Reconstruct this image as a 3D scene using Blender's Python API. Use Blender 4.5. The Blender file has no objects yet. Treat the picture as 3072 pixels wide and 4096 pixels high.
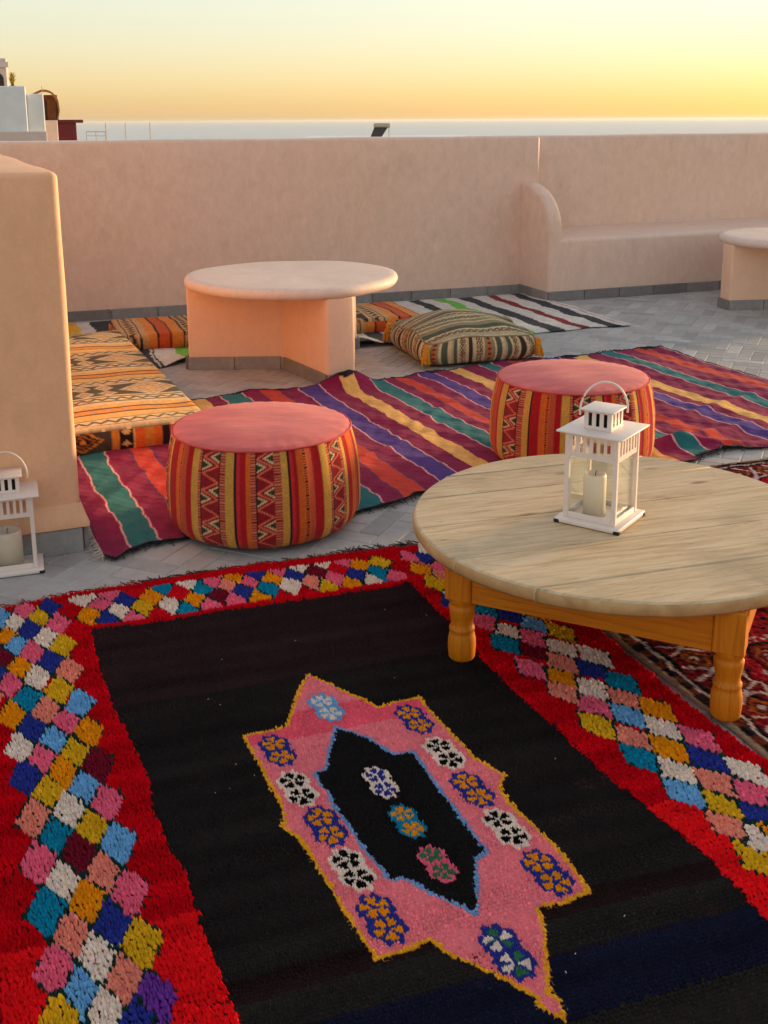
import bpy, bmesh, math, random
import numpy as np
from mathutils import Vector, Matrix
random.seed(7); rng = np.random.default_rng(7)
scene = bpy.context.scene
COL = scene.collection
rad = math.radians

# ------------------------------------------------------------------ camera
cam_d = bpy.data.cameras.new('camera'); cam = bpy.data.objects.new('camera', cam_d); COL.objects.link(cam)
cam_d.sensor_fit = 'VERTICAL'; cam_d.sensor_height = 36.0
cam_d.lens = 36.0 * 1080.0 / 1024.0
cam_d.shift_y = -149.0 / 1024.0
cam_d.clip_start = 0.05; cam_d.clip_end = 60000
PITCH = math.atan(0.225)
cam.matrix_world = Matrix.Translation((0, 0, 1.25)) @ Matrix.Rotation(math.pi/2 - PITCH, 4, 'X') @ Matrix.Rotation(-0.0057, 4, 'Z')
scene.camera = cam

# ------------------------------------------------------------------ sky and sun (dusk, sun low to the right beyond the sea)
SUN_AZ, SUN_EL = rad(57), rad(5.5)
world = bpy.data.worlds.new('World'); scene.world = world; world.use_nodes = True
wn = world.node_tree; wn.nodes.clear()
sky = wn.nodes.new('ShaderNodeTexSky'); sky.sky_type = 'NISHITA'; sky.sun_disc = False
sky.sun_elevation = SUN_EL; sky.sun_rotation = SUN_AZ
sky.altitude = 20; sky.air_density = 1.0; sky.dust_density = 1.0; sky.ozone_density = 1.5
sep = wn.nodes.new('ShaderNodeSeparateColor'); cmb = wn.nodes.new('ShaderNodeCombineColor')
wn.links.new(sky.outputs[0], sep.inputs[0])
for ch, ex, gn in ((0, 0.45, 1.08), (1, 0.50, 1.06), (2, 0.55, 1.05)):        # the wide tonal range of the dusk sky, compressed as a phone camera does
    m1 = wn.nodes.new('ShaderNodeMath'); m1.operation = 'MULTIPLY_ADD'; m1.inputs[1].default_value = 0.2; m1.inputs[2].default_value = 0.1
    m2 = wn.nodes.new('ShaderNodeMath'); m2.operation = 'POWER'; m2.inputs[1].default_value = ex
    wn.links.new(sep.outputs[ch], m1.inputs[0]); wn.links.new(m1.outputs[0], m2.inputs[0]); m3 = wn.nodes.new('ShaderNodeMath'); m3.operation = 'MULTIPLY'; m3.inputs[1].default_value = gn; wn.links.new(m2.outputs[0], m3.inputs[0]); wn.links.new(m3.outputs[0], cmb.inputs[ch])
hsv = wn.nodes.new('ShaderNodeHueSaturation'); hsv.inputs['Saturation'].default_value = 1.48; hsv.inputs['Hue'].default_value = 0.486
bg = wn.nodes.new('ShaderNodeBackground'); bg.inputs['Strength'].default_value = 0.15
wo = wn.nodes.new('ShaderNodeOutputWorld')
wn.links.new(cmb.outputs[0], hsv.inputs['Color']); wn.links.new(hsv.outputs[0], bg.inputs[0]); wn.links.new(bg.outputs[0], wo.inputs[0])
sun_d = bpy.data.lights.new('sun', 'SUN'); sun_d.energy = 0.9; sun_d.angle = rad(7); sun_d.color = (1.0, 0.70, 0.36)
sun = bpy.data.objects.new('sun', sun_d); COL.objects.link(sun)
sdir = Vector((math.sin(SUN_AZ)*math.cos(SUN_EL), math.cos(SUN_AZ)*math.cos(SUN_EL), math.sin(SUN_EL)))
sun.rotation_euler = (-sdir).to_track_quat('-Z', 'Y').to_euler(); sun.location = (20, 20, 12)
vs = scene.view_settings
vs.view_transform = 'Standard'; vs.look = 'None'; vs.gamma = 1.0; vs.use_curve_mapping = False
vs.exposure = 2.84

# ------------------------------------------------------------------ helpers
def lin(r, g=None, b=None):
    if g is None: r, g, b = r
    f = lambda c: (c/255/12.92) if c/255 <= 0.04045 else ((c/255+0.055)/1.055)**2.4
    return (f(r), f(g), f(b))
class NT:
    def __init__(s, name):
        s.m = bpy.data.materials.new(name); s.m.use_nodes = True; s.t = s.m.node_tree; s.t.nodes.clear()
        s.out = s.t.nodes.new('ShaderNodeOutputMaterial')
    def n(s, typ, props=None, **inp):
        nd = s.t.nodes.new('ShaderNode' + typ)
        for k, v in (props or {}).items(): setattr(nd, k, v)
        for k, v in inp.items():
            key = int(k[1:]) if k[0] == '_' and k[1:].isdigit() else k.replace('_', ' ')
            sk = nd.inputs[key]
            if isinstance(v, bpy.types.NodeSocket): s.t.links.new(v, sk)
            elif isinstance(v, (tuple, list)) and sk.type == 'RGBA' and len(v) == 3: sk.default_value = (*v, 1)
            else: sk.default_value = v
        return nd
    def coords(s, scale=(1, 1, 1), kind='Object', rot=(0, 0, 0)):
        tc = s.n('TexCoord'); mp = s.n('Mapping', Vector=tc.outputs[kind]); mp.inputs['Scale'].default_value = scale; mp.inputs['Rotation'].default_value = rot
        return mp.outputs[0]
    def noise(s, vec, scale, detail=4, rough=0.55, dist=0.0):
        return s.n('TexNoise', Vector=vec, Scale=scale, Detail=detail, Roughness=rough, Distortion=dist).outputs['Fac']
    def ramp(s, fac, stops, interp='LINEAR'):
        nd = s.n('ValToRGB', Fac=fac); cr = nd.color_ramp; cr.interpolation = interp
        while len(cr.elements) < len(stops): cr.elements.new(0.5)
        for e, (p, c) in zip(cr.elements, stops): e.position = p; e.color = (*c, 1) if len(c) == 3 else c
        return nd.outputs[0]
    def mix(s, fac, a, b, mode='MIX'):
        nd = s.n('Mix', {'data_type': 'RGBA', 'blend_type': mode}); 
        for i, v in ((0, fac), (6, a), (7, b)):
            if isinstance(v, bpy.types.NodeSocket): s.t.links.new(v, nd.inputs[i])
            elif isinstance(v, (int, float)): nd.inputs[i].default_value = v
            else: nd.inputs[i].default_value = (*v[:3], 1)
        return nd.outputs[2]
    def math(s, op, a, b=0.0, c=0.0):
        nd = s.n('Math', {'operation': op})
        for i, v in enumerate((a, b, c)):
            if isinstance(v, bpy.types.NodeSocket): s.t.links.new(v, nd.inputs[i])
            else: nd.inputs[i].default_value = v
        return nd.outputs[0]
    def grey(s, f, lo, hi):
        return s.n('MapRange', Value=f, To_Min=lo, To_Max=hi, From_Min=0.25, From_Max=0.75).outputs[0]
    def bump(s, h, strength, dist=0.01, normal=None):
        nd = s.n('Bump', Height=h, Strength=strength, Distance=dist)
        if normal is not None: s.t.links.new(normal, nd.inputs['Normal'])
        return nd.outputs[0]
    def bsdf(s, color, rough=0.8, normal=None, **kw):
        nd = s.n('BsdfPrincipled', Roughness=rough, **kw)
        if isinstance(color, bpy.types.NodeSocket): s.t.links.new(color, nd.inputs['Base Color'])
        else: nd.inputs['Base Color'].default_value = (*color, 1)
        if normal is not None: s.t.links.new(normal, nd.inputs['Normal'])
        s.t.links.new(nd.outputs[0], s.out.inputs[0]); return nd

def scaled(s, col, fac):
    """colour multiplied by a grey factor socket"""
    cb = s.n('CombineColor'); 
    for i in range(3): s.t.links.new(fac, cb.inputs[i])
    return s.mix(1.0, col, cb.outputs[0], 'MULTIPLY')

def plaster(name, base, warm, var=0.16):
    s = NT(name); v = s.coords()
    big = s.noise(v, 0.8, 4, 0.55, 0.4); mid = s.noise(s.coords((1.6, 1.6, 1)), 11, 6, 0.7, 0.5); fine = s.noise(v, 90, 4, 0.7)
    c = s.mix(s.grey(big, 0, 1), base, warm)
    st = s.noise(s.coords((1.0, 1.0, 0.6)), 2.6, 7, 0.72, 1.4)
    c = s.mix(s.n('MapRange', Value=st, From_Min=0.56, From_Max=0.74, To_Min=0.0, To_Max=0.5).outputs[0], c, tuple(x*0.80 for x in warm))
    lt_ = s.noise(s.coords((1.3, 1.3, 1.0)), 4.1, 6, 0.7, 0.9)
    c = s.mix(s.n('MapRange', Value=lt_, From_Min=0.58, From_Max=0.75, To_Min=0.0, To_Max=0.45).outputs[0], c, tuple(min(x*1.13, 0.9) for x in base))
    c = scaled(s, c, s.math('MULTIPLY', s.grey(mid, 1-var, 1+var*0.7), s.grey(fine, 0.95, 1.04)))
    h = s.math('ADD', s.math('MULTIPLY', mid, 1.0), s.math('MULTIPLY', fine, 0.22))
    s.bsdf(c, 0.6, s.bump(h, 0.16, 0.010), Specular_IOR_Level=0.35); return s.m
def cloth(name, weave=420.0, rough=0.95, strength=0.5, var=0.13, stretch=(1, 1, 1), sheen=0.06, spec=0.12):
    s = NT(name); at = s.n('Attribute', {'attribute_name': 'Col'}).outputs['Color']
    v = s.coords(stretch); fine = s.noise(v, weave, 3, 0.7); mid = s.noise(s.coords(), 22, 4, 0.6); big = s.noise(s.coords(), 3.1, 4, 0.6)
    c = scaled(s, at, s.math('MULTIPLY', s.math('MULTIPLY', s.grey(fine, 1-var, 1+var), s.grey(mid, 0.9, 1.09)), s.grey(big, 0.93, 1.07)))
    s.bsdf(c, rough, s.bump(s.math('ADD', fine, s.math('MULTIPLY', mid, 0.6)), strength, 0.003), Specular_IOR_Level=spec, Sheen_Weight=sheen, Sheen_Roughness=0.6); return s.m
def flat(name, col, rough=0.6, var=0.08, scale=18, spec=0.4, bump=0.1, metallic=0.0):
    s = NT(name); v = s.coords(); a = s.noise(v, scale, 5, 0.6)
    s.bsdf(scaled(s, s.mix(0, col, col), s.grey(a, 1-var, 1+var)), rough, s.bump(a, bump, 0.004), Specular_IOR_Level=spec, Metallic=metallic); return s.m

M = {}
M['plaster_wall'] = plaster('plaster_wall', lin(226, 196, 180), lin(229, 194, 172), 0.12)
M['plaster_pillar_warm_lit'] = plaster('plaster_pillar_warm_lit', lin(237, 184, 146), lin(233, 175, 134), 0.10)  # more orange than the walls: warm light on the block painted into its plaster
M['plaster_table'] = plaster('plaster_table', lin(236, 192, 162), lin(238, 196, 167), 0.07)
M['plaster_top'] = plaster('plaster_top_skylit', lin(226, 203, 188), lin(222, 196, 178), 0.08)  # paler, greyer than the wings: skylight on the tops put into the colour
M['cloth'] = cloth('woven_cloth', 330.0, 0.95, 0.8, 0.2)
M['velvet'] = cloth('velvet_cloth', 300, 0.8, 0.3, 0.17, (1, 6, 1), 0.18, 0.15)
M['wool'] = cloth('wool_pile', 260, 1.0, 0.3, 0.14, (1, 1, 1), 0.0, 0.04)

# stone: every tile takes its own grey from object random or from the 'tint' attribute
s = NT('slate_stone'); rnd = s.n('ObjectInfo').outputs['Random']; tin = s.n('Attribute', {'attribute_name': 'tint'}).outputs['Fac']
r = s.math('FRACT', s.math('ADD', s.math('MULTIPLY', rnd, 7.31), tin))
col = s.ramp(r, [(0.0, lin(152, 147, 143)), (0.3, lin(170, 165, 161)), (0.55, lin(180, 174, 169)), (0.8, lin(162, 158, 155)), (1.0, lin(186, 181, 177))])
v = s.coords((1, 1, 1)); n1 = s.noise(v, 9, 6, 0.65, 0.8); n2 = s.noise(v, 70, 4, 0.7)
col = scaled(s, col, s.math('MULTIPLY', s.grey(n1, 0.82, 1.14), s.grey(n2, 0.93, 1.06)))
s.bsdf(col, 0.66, s.bump(s.math('ADD', n1, s.math('MULTIPLY', n2, 0.3)), 0.3, 0.006), Specular_IOR_Level=0.3); M['stone'] = s.m
M['grout'] = flat('pale_grout', lin(186, 178, 170), 0.9, 0.1, 30)
s = NT('dark_skirting'); rnd = s.n('ObjectInfo').outputs['Random']; v = s.coords(); n1 = s.noise(v, 14, 6, 0.7, 1.2); n2 = s.noise(v, 90, 3)
col = s.mix(s.math('FRACT', s.math('MULTIPLY', rnd, 5.7)), lin(112, 108, 108), lin(146, 142, 140)); col = scaled(s, col, s.math('MULTIPLY', s.grey(n1, 0.75, 1.2), s.grey(n2, 0.92, 1.08)))
s.bsdf(col, 0.55, s.bump(n1, 0.3, 0.005)); M['skirting'] = s.m

# weathered pine boards: grain runs along local x
s = NT('weathered_pine'); rnd = s.n('ObjectInfo').outputs['Random']
tc = s.n('TexCoord').outputs['Object']
off = s.n('CombineXYZ', X=s.math('MULTIPLY', rnd, 9.0), Y=s.math('MULTIPLY', rnd, 3.0)).outputs[0]
pv = s.n('VectorMath', {'operation': 'ADD'}, _0=tc, _1=off).outputs[0]
mp = s.n('Mapping', Vector=pv); mp.inputs['Scale'].default_value = (0.8, 7.0, 1.0)
g1 = s.noise(mp.outputs[0], 5.5, 7, 0.66, 1.1); mp2 = s.n('Mapping', Vector=pv); mp2.inputs['Scale'].default_value = (1.0, 22.0, 1.0)
g2 = s.noise(mp2.outputs[0], 7, 5, 0.7, 0.3)
mp3 = s.n('Mapping', Vector=pv); mp3.inputs['Scale'].default_value = (2.4, 6.5, 1.0)
vor = s.n('TexVoronoi', Vector=mp3.outputs[0], Scale=1.7, Randomness=1.0).outputs['Distance']
kn = s.n('MapRange', Value=vor, From_Min=0.05, From_Max=0.15, To_Min=1.0, To_Max=0.0).outputs[0]
blot = s.noise(tc, 3.2, 5, 0.6, 0.4)
col = s.ramp(g1, [(0.24, lin(166, 136, 100)), (0.45, lin(200, 171, 133)), (0.6, lin(210, 185, 150)), (0.8, lin(190, 162, 124))])
col = s.mix(s.n('MapRange', Value=blot, From_Min=0.5, From_Max=0.7, To_Min=0.0, To_Max=0.7).outputs[0], col, lin(160, 142, 112))
mp4 = s.n('Mapping', Vector=pv); mp4.inputs['Scale'].default_value = (5.0, 34.0, 1.0)
dash = s.noise(mp4.outputs[0], 3.0, 3, 0.6, 0.5)
col = s.mix(s.n('MapRange', Value=dash, From_Min=0.66, From_Max=0.74, To_Min=0.0, To_Max=0.75).outputs[0], col, lin(128, 102, 68))
crk = s.noise(mp2.outputs[0], 2.2, 4, 0.6, 0.4)
col = s.mix(s.n('MapRange', Value=s.math('ABSOLUTE', s.math('SUBTRACT', crk, 0.5)), From_Min=0.0, From_Max=0.010, To_Min=0.28, To_Max=0.0).outputs[0], col, lin(120, 94, 62))
col = s.mix(s.math('MULTIPLY', kn, 0.8), col, lin(128, 96, 60)); col = scaled(s, col, s.math('MULTIPLY', s.math('MULTIPLY', s.grey(g2, 0.90, 1.07), s.grey(g1, 0.95, 1.04)), s.math('ADD', s.math('MULTIPLY', s.math('FRACT', s.math('MULTIPLY', rnd, 13.7)), 0.14), 0.92)))
s.bsdf(col, 0.62, s.bump(s.math('ADD', g1, s.math('MULTIPLY', g2, 0.6)), 0.4, 0.004), Specular_IOR_Level=0.3); M['pine'] = s.m
s = NT('worn_rim'); v = s.coords((1, 1, 1)); n1 = s.noise(v, 14, 5, 0.65, 0.6); col = s.ramp(n1, [(0.3, lin(166, 122, 74)), (0.7, lin(204, 166, 114))]); s.bsdf(col, 0.6, s.bump(n1, 0.3, 0.004)); M['rim'] = s.m
s = NT('varnished_pine'); v = s.coords((26, 26, 1.0)); n1 = s.noise(v, 4, 6, 0.6, 0.8); col = s.ramp(n1, [(0.25, lin(152, 80, 6)), (0.45, lin(194, 108, 8)), (0.6, lin(206, 122, 14)), (0.8, lin(178, 96, 8))])
s.bsdf(col, 0.5, s.bump(n1, 0.25, 0.003), Specular_IOR_Level=0.3); M['varnish'] = s.m
s = NT('varnished_rail'); v = s.coords((1.0, 26, 26)); n1 = s.noise(v, 4, 6, 0.6, 0.8); col = s.ramp(n1, [(0.25, lin(152, 80, 6)), (0.45, lin(194, 108, 8)), (0.6, lin(206, 122, 14)), (0.8, lin(178, 96, 8))])
s.bsdf(col, 0.5, s.bump(n1, 0.25, 0.003), Specular_IOR_Level=0.3); M['varnish_rail'] = s.m
M['white_metal'] = flat('white_painted_metal', lin(230, 212, 202), 0.38, 0.05, 40, 0.5, 0.05)
M['black'] = flat('black_rubber', lin(28, 24, 24), 0.7)
s = NT('candle_wax'); n1 = s.noise(s.coords(), 16, 3); s.bsdf(scaled(s, s.mix(0, lin(244, 226, 204), lin(244, 226, 204)), s.grey(n1, 0.95, 1.04)), 0.5, None, Subsurface_Weight=0.25, Subsurface_Radius=(0.02, 0.014, 0.008)); M['wax'] = s.m
s = NT('clear_glass'); fr = s.math('ADD', s.math('MULTIPLY', s.math('POWER', s.n('LayerWeight', Blend=0.5).outputs['Facing'], 3.0), 0.40), 0.055); tr = s.n('BsdfTransparent', Color=(0.97, 0.985, 0.975)); gl = s.n('BsdfGlossy', Roughness=0.03)
ms = s.n('MixShader', _0=fr, _1=tr.outputs[0], _2=gl.outputs[0]); s.t.links.new(ms.outputs[0], s.out.inputs[0]); M['glass'] = s.m

def tag(o, label=None, cat=None, group=None, kind=None):
    for k, v in (('label', label), ('category', cat), ('group', group), ('kind', kind)):
        if v: o[k] = v
    return o
def empty(name, loc=(0, 0, 0), rz=0.0, parent=None):
    o = bpy.data.objects.new(name, None); COL.objects.link(o); o.location = loc; o.rotation_euler = (0, 0, rz); o.empty_display_size = 0.05
    if parent: o.parent = parent
    return o
def link(name, me, mat=None, parent=None, loc=(0, 0, 0), rot=(0, 0, 0)):
    if mat and not me.materials: me.materials.append(M[mat])
    o = bpy.data.objects.new(name, me); COL.objects.link(o); o.location = loc; o.rotation_euler = rot
    if parent: o.parent = parent
    return o
def me_bm(name, bm, smooth=False):
    me = bpy.data.meshes.new(name); bm.normal_update(); bm.to_mesh(me); bm.free()
    if smooth: me.polygons.foreach_set('use_smooth', [True]*len(me.polygons))
    return me
def me_np(name, V, Q, colors=None, tint=None, smooth=True):
    """mesh from a vertex array and a quad index array"""
    V = np.asarray(V, dtype=np.float32); Q = np.asarray(Q, dtype=np.int32)
    me = bpy.data.meshes.new(name); me.vertices.add(len(V)); me.vertices.foreach_set('co', V.ravel())
    k = Q.shape[1]; me.loops.add(Q.size); me.loops.foreach_set('vertex_index', Q.ravel())
    me.polygons.add(len(Q)); me.polygons.foreach_set('loop_start', np.arange(0, Q.size, k, dtype=np.int32))
    try: me.polygons.foreach_set('loop_total', np.full(len(Q), k, dtype=np.int32))
    except Exception: pass
    if colors is not None:
        ca = me.color_attributes.new('Col', 'FLOAT_COLOR', 'POINT'); c = np.ones((len(V), 4), dtype=np.float32); c[:, :3] = colors; ca.data.foreach_set('color', c.ravel())
    if tint is not None:
        ta = me.attributes.new('tint', 'FLOAT', 'POINT'); ta.data.foreach_set('value', np.asarray(tint, dtype=np.float32))
    me.update(calc_edges=True)
    me.polygons.foreach_set('use_smooth', np.full(len(Q), smooth, dtype=bool)); me.validate(); return me
def grid_quads(nu, nv, wrap=False):
    i = np.arange(nu if wrap else nu-1)[:, None]; j = np.arange(nv-1)[None, :]; i2 = (i+1) % nu
    return np.stack([i*nv+j, i2*nv+j, i2*nv+j+1, i*nv+j+1], -1).reshape(-1, 4)
def bm_box(bm, x0, x1, y0, y1, z0, z1):
    vs_ = [bm.verts.new((x, y, z)) for z in (z0, z1) for y in (y0, y1) for x in (x0, x1)]
    for f in ((0, 2, 3, 1), (4, 5, 7, 6), (0, 1, 5, 4), (2, 6, 7, 3), (0, 4, 6, 2), (1, 3, 7, 5)): bm.faces.new([vs_[i] for i in f])
    return vs_
def box_me(name, sx, sy, sz, bev=0.0, seg=2, base=True):
    bm = bmesh.new(); bm_box(bm, -sx/2, sx/2, -sy/2, sy/2, 0 if base else -sz/2, sz if base else sz/2)
    if bev: bmesh.ops.bevel(bm, geom=bm.edges[:], offset=bev, segments=seg, affect='EDGES', profile=0.5)
    return me_bm(name, bm, bev > 0 and seg > 1)
def prism_me(name, pts, z0, z1, bev=0.0, seg=3, only_top=False, smooth=True):
    bm = bmesh.new(); n = len(pts)
    a = [bm.verts.new((p[0], p[1], z0)) for p in pts]; b = [bm.verts.new((p[0], p[1], z1)) for p in pts]
    bm.faces.new(a[::-1]); top = bm.faces.new(b)
    for i in range(n): bm.faces.new((a[i], a[(i+1) % n], b[(i+1) % n], b[i]))
    bmesh.ops.recalc_face_normals(bm, faces=bm.faces[:])
    if bev:
        ed = list(top.edges) if only_top else [e for e in bm.edges if not all(abs(v.co.z-z0) < 1e-6 for v in e.verts)]
        bmesh.ops.bevel(bm, geom=ed, offset=bev, segments=seg, affect='EDGES', profile=0.5)
    me = me_bm(name, bm, False)
    if smooth and bev:
        me.polygons.foreach_set('use_smooth', [True]*len(me.polygons)); me.set_sharp_from_angle(angle=rad(40))
    return me
def lathe(name, prof, n=48, smooth=True, cap=True):
    th = np.linspace(0, 2*math.pi, n, endpoint=False); P = np.array(prof)
    V = np.stack([np.outer(np.cos(th), P[:, 0]), np.outer(np.sin(th), P[:, 0]), np.tile(P[:, 1], (n, 1))], -1).reshape(-1, 3)
    me = me_np(name, V, grid_quads(n, len(prof), True), smooth=smooth); return me
def tube_me(name, pts, r, n=8, closed=False):
    P = [Vector(p) for p in pts]; V = []; m = len(P)
    for i, p in enumerate(P):
        t = (P[(i+1) % m] - P[i-1]) if closed else (P[min(i+1, m-1)] - P[max(i-1, 0)]); t.normalize()
        up = Vector((0, 0, 1)) if abs(t.z) < 0.9 else Vector((1, 0, 0)); a = t.cross(up).normalized(); b = t.cross(a)
        rr = r[i] if isinstance(r, (list, tuple)) else r
        for k in range(n):
            an = 2*math.pi*k/n; V.append(p + rr*(a*math.cos(an) + b*math.sin(an)))
    Q = [[i*n+k, i*n+(k+1) % n, ((i+1) % m)*n+(k+1) % n, ((i+1) % m)*n+k] for i in range(m if closed else m-1) for k in range(n)]
    return me_np(name, np.array([tuple(v) for v in V]), np.array(Q))
def pts2(sx): return np.array([[float(c) for c in t.split(',')[:2]] for t in sx.split()])
def inside(poly, X, Y):
    res = np.zeros(X.shape, bool); n = len(poly); j = n-1
    for i in range(n):
        xi, yi = poly[i]; xj, yj = poly[j]
        c = ((yi > Y) != (yj > Y)) & (X < (xj-xi)*(Y-yi)/((yj-yi) if yj != yi else 1e-9)+xi); res ^= c; j = i
    return res
def edge_dist(poly, X, Y):
    d = np.full(X.shape, 9.0); n = len(poly)
    for i in range(n):
        ax, ay = poly[i]; bx, by = poly[(i+1) % n]; ex, ey = bx-ax, by-ay; L = ex*ex+ey*ey+1e-12
        t = np.clip(((X-ax)*ex+(Y-ay)*ey)/L, 0, 1); d = np.minimum(d, np.hypot(X-ax-t*ex, Y-ay-t*ey))
    return d
def wob(x, y, f, seed=0.0):
    """smooth pseudo-random field in about -1..1"""
    a = np.sin(x*f*1.3+y*f*0.7+seed)+np.sin(x*f*-0.6+y*f*1.7+seed*2.3+1.1)+np.sin(x*f*2.3-y*f*1.1+seed*0.7+2.0)*0.6+np.sin(x*f*3.1+y*f*2.9+seed*1.9)*0.4
    return a/3.0
PAL = {k: np.array(lin(*c)) for k, c in dict(W=(226, 202, 184), P=(250, 104, 134), S=(232, 134, 112), B=(34, 42, 110), L=(88, 134, 170), T=(12, 104, 130), O=(244, 148, 16), G=(180, 136, 22), M=(96, 14, 30), R=(196, 10, 26), V=(92, 42, 120), K=(14, 12, 13), E=(44, 92, 62), D=(26, 52, 46), Y=(232, 160, 34)).items()}

# ================================================================== the setting
def R2(a): return np.array([math.cos(rad(a)), math.sin(rad(a))])
# sea and land far below the roof terrace
s = NT('sea_water'); v = s.coords((1, 0.35, 1)); n1 = s.noise(v, 0.05, 6, 0.6, 0.3); n2 = s.noise(v, 0.6, 4, 0.6)
s.bsdf(s.mix(s.grey(n1, 0, 1), lin(188, 190, 190), lin(200, 200, 198)), 0.4, s.bump(s.math('ADD', n1, s.math('MULTIPLY', n2, 0.3)), 0.25, 1.0), Specular_IOR_Level=0.5); M['sea'] = s.m
me = prism_me('sea', [(-30000, 130), (30000, 130), (30000, 50000), (-30000, 50000)], -20.0, -14.0); tag(link('sea', me, 'sea'), kind='structure')
M['earth'] = flat('town_ground', lin(150, 128, 104), 0.95, 0.2, 0.4)
tag(link('town_ground', prism_me('town_ground', [(-260, -60), (260, -60), (260, 131), (-260, 131)], -13.0, -9.0), 'earth'), kind='structure')

# roof terrace floor
floor = link('terrace_floor', prism_me('terrace_floor', [(-4.4, -1.6), (6.6, -1.6), (6.6, 11.2), (1.0, 9.0), (-4.4, 6.3)], -0.35, -0.0028), 'grout'); tag(floor, kind='structure')

# rugs (outlines in metres on the floor)
DIA_LEFT="-0.978,2.547,L -0.941,2.530,W -0.938,2.590,P -0.884,2.559,G -0.877,2.607,B -0.825,2.512,P -0.935,2.448,O -0.887,2.479,B -0.837,2.443,W -0.781,2.399,G -0.898,2.404,L -0.844,2.366,P -0.789,2.321,B -0.731,2.278,S -0.904,2.337,M -0.853,2.300,O -0.794,2.247,W -0.728,2.190,G -0.666,2.132,L -0.849,2.217,P -0.787,2.155,T -0.733,2.108,S -0.678,2.054,P -0.617,2.016,O -0.799,2.087,O -0.739,2.031,B -0.680,2.000,L -0.626,1.953,G -0.569,1.905,M -0.741,1.970,W -0.687,1.927,P -0.631,1.881,O -0.575,1.831,L -0.697,1.866,B -0.639,1.822,G -0.976,2.460,P -0.946,2.359,T -0.902,2.280,B -0.872,2.165,S -0.523,1.781,P -0.584,1.761,W -0.641,1.738,S -0.589,1.691,T -0.530,1.713,G -0.472,1.665,L -0.594,1.617,P -0.535,1.641,M -0.478,1.591,S -0.426,1.543,P -0.539,1.573,W -0.487,1.526,O -0.436,1.471,B -0.380,1.429,G -0.546,1.502,T -0.494,1.449,S -0.440,1.402,W -0.389,1.355,S -0.337,1.318,V -0.495,1.379,P -0.448,1.335,L -0.403,1.302,W -0.349,1.283,B -0.462,1.292,G"
DIA_TOP="-0.804,2.665,W -0.746,2.627,P -0.741,2.692,P -0.689,2.654,B -0.756,2.557,O -0.708,2.543,B -0.690,2.582,W -0.640,2.543,P -0.681,2.715,R -0.630,2.599,G -0.621,2.672,O -0.605,2.733,T -0.579,2.563,R -0.562,2.616,W -0.556,2.699,R -0.540,2.759,W -0.497,2.723,T -0.474,2.770,P -0.504,2.650,O -0.518,2.596,T -0.459,2.622,P -0.442,2.671,M -0.434,2.752,S -0.419,2.800,O -0.383,2.699,B -0.398,2.643,P -0.372,2.769,P -0.365,2.811,B -0.333,2.659,O -0.317,2.715,T -0.312,2.786,O -0.304,2.841,P -0.260,2.732,W -0.253,2.810,B -0.248,2.866,W -0.195,2.754,S -0.192,2.833,M -0.183,2.897,W -0.159,2.730,G -0.139,2.784,P -0.134,2.851,R -0.121,2.909,P -0.090,2.753,O -0.079,2.807,B -0.076,2.876,O -0.036,2.776,W -0.019,2.819,T -0.014,2.888,G 0.029,2.793,P"
DIA_RIGHT="0.132,2.978,W 0.113,2.912,B 0.081,2.921,P 0.107,2.834,O 0.152,2.856,P 0.155,2.803,S 0.143,2.737,G 0.188,2.694,W 0.184,2.625,B 0.227,2.652,O 0.266,2.631,G 0.252,2.578,T 0.332,2.597,W 0.320,2.546,B 0.385,2.564,O 0.370,2.495,L 0.249,2.509,P 0.302,2.460,W 0.430,2.453,G 0.291,2.391,T 0.359,2.418,P 0.351,2.357,M 0.419,2.372,W 0.410,2.297,S 0.493,2.328,W 0.337,2.272,P 0.399,2.230,O 0.476,2.265,B 0.458,2.181,W 0.528,2.209,T 0.394,2.167,S 0.447,2.111,P 0.520,2.138,S 0.577,2.096,O 0.441,2.033,G 0.513,2.066,L 0.574,2.019,W 0.637,1.981,P 0.503,1.986,S 0.567,1.946,O 0.636,1.906,B 0.506,1.915,T 0.562,1.870,W 0.627,1.833,S 0.695,1.869,W 0.560,1.799,L 0.686,1.795,P 0.623,1.758,G 0.673,1.730,B 0.615,1.700,S 0.656,1.663,W 0.639,1.608,G 0.690,1.679,O 0.726,1.747,T 0.690,1.627,P"
FIELD="-0.735,2.478 0.071,2.748 0.151,2.549 0.226,2.329 0.284,2.180 0.353,2.029 0.413,1.888 0.463,1.791 0.504,1.716 0.552,1.622 0.581,1.539 0.602,1.473 0.759,1.084 -0.004,0.813 -0.206,1.275 -0.245,1.361 -0.275,1.425 -0.307,1.506 -0.340,1.588 -0.380,1.654 -0.423,1.744 -0.460,1.859 -0.520,1.987 -0.588,2.112 -0.665,2.295"
MEDALLION="-0.181,2.260 -0.123,2.216 -0.073,2.174 -0.017,2.122 0.079,2.162 0.105,2.081 0.145,2.000 0.176,1.929 0.214,1.888 0.233,1.865 0.217,1.824 0.236,1.773 0.262,1.724 0.281,1.686 0.305,1.637 0.321,1.591 0.338,1.539 0.285,1.513 0.245,1.502 0.251,1.482 0.248,1.449 0.244,1.402 0.243,1.388 0.239,1.333 0.251,1.316 0.254,1.297 0.250,1.276 0.233,1.288 0.214,1.306 0.216,1.322 0.191,1.342 0.118,1.391 0.089,1.409 0.067,1.434 0.027,1.411 -0.019,1.392 -0.083,1.524 -0.103,1.570 -0.119,1.603 -0.136,1.638 -0.158,1.680 -0.189,1.710 -0.190,1.748 -0.202,1.788 -0.223,1.833 -0.245,1.888 -0.271,1.942 -0.298,2.008 -0.212,2.048 -0.206,2.100 -0.197,2.185"
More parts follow.
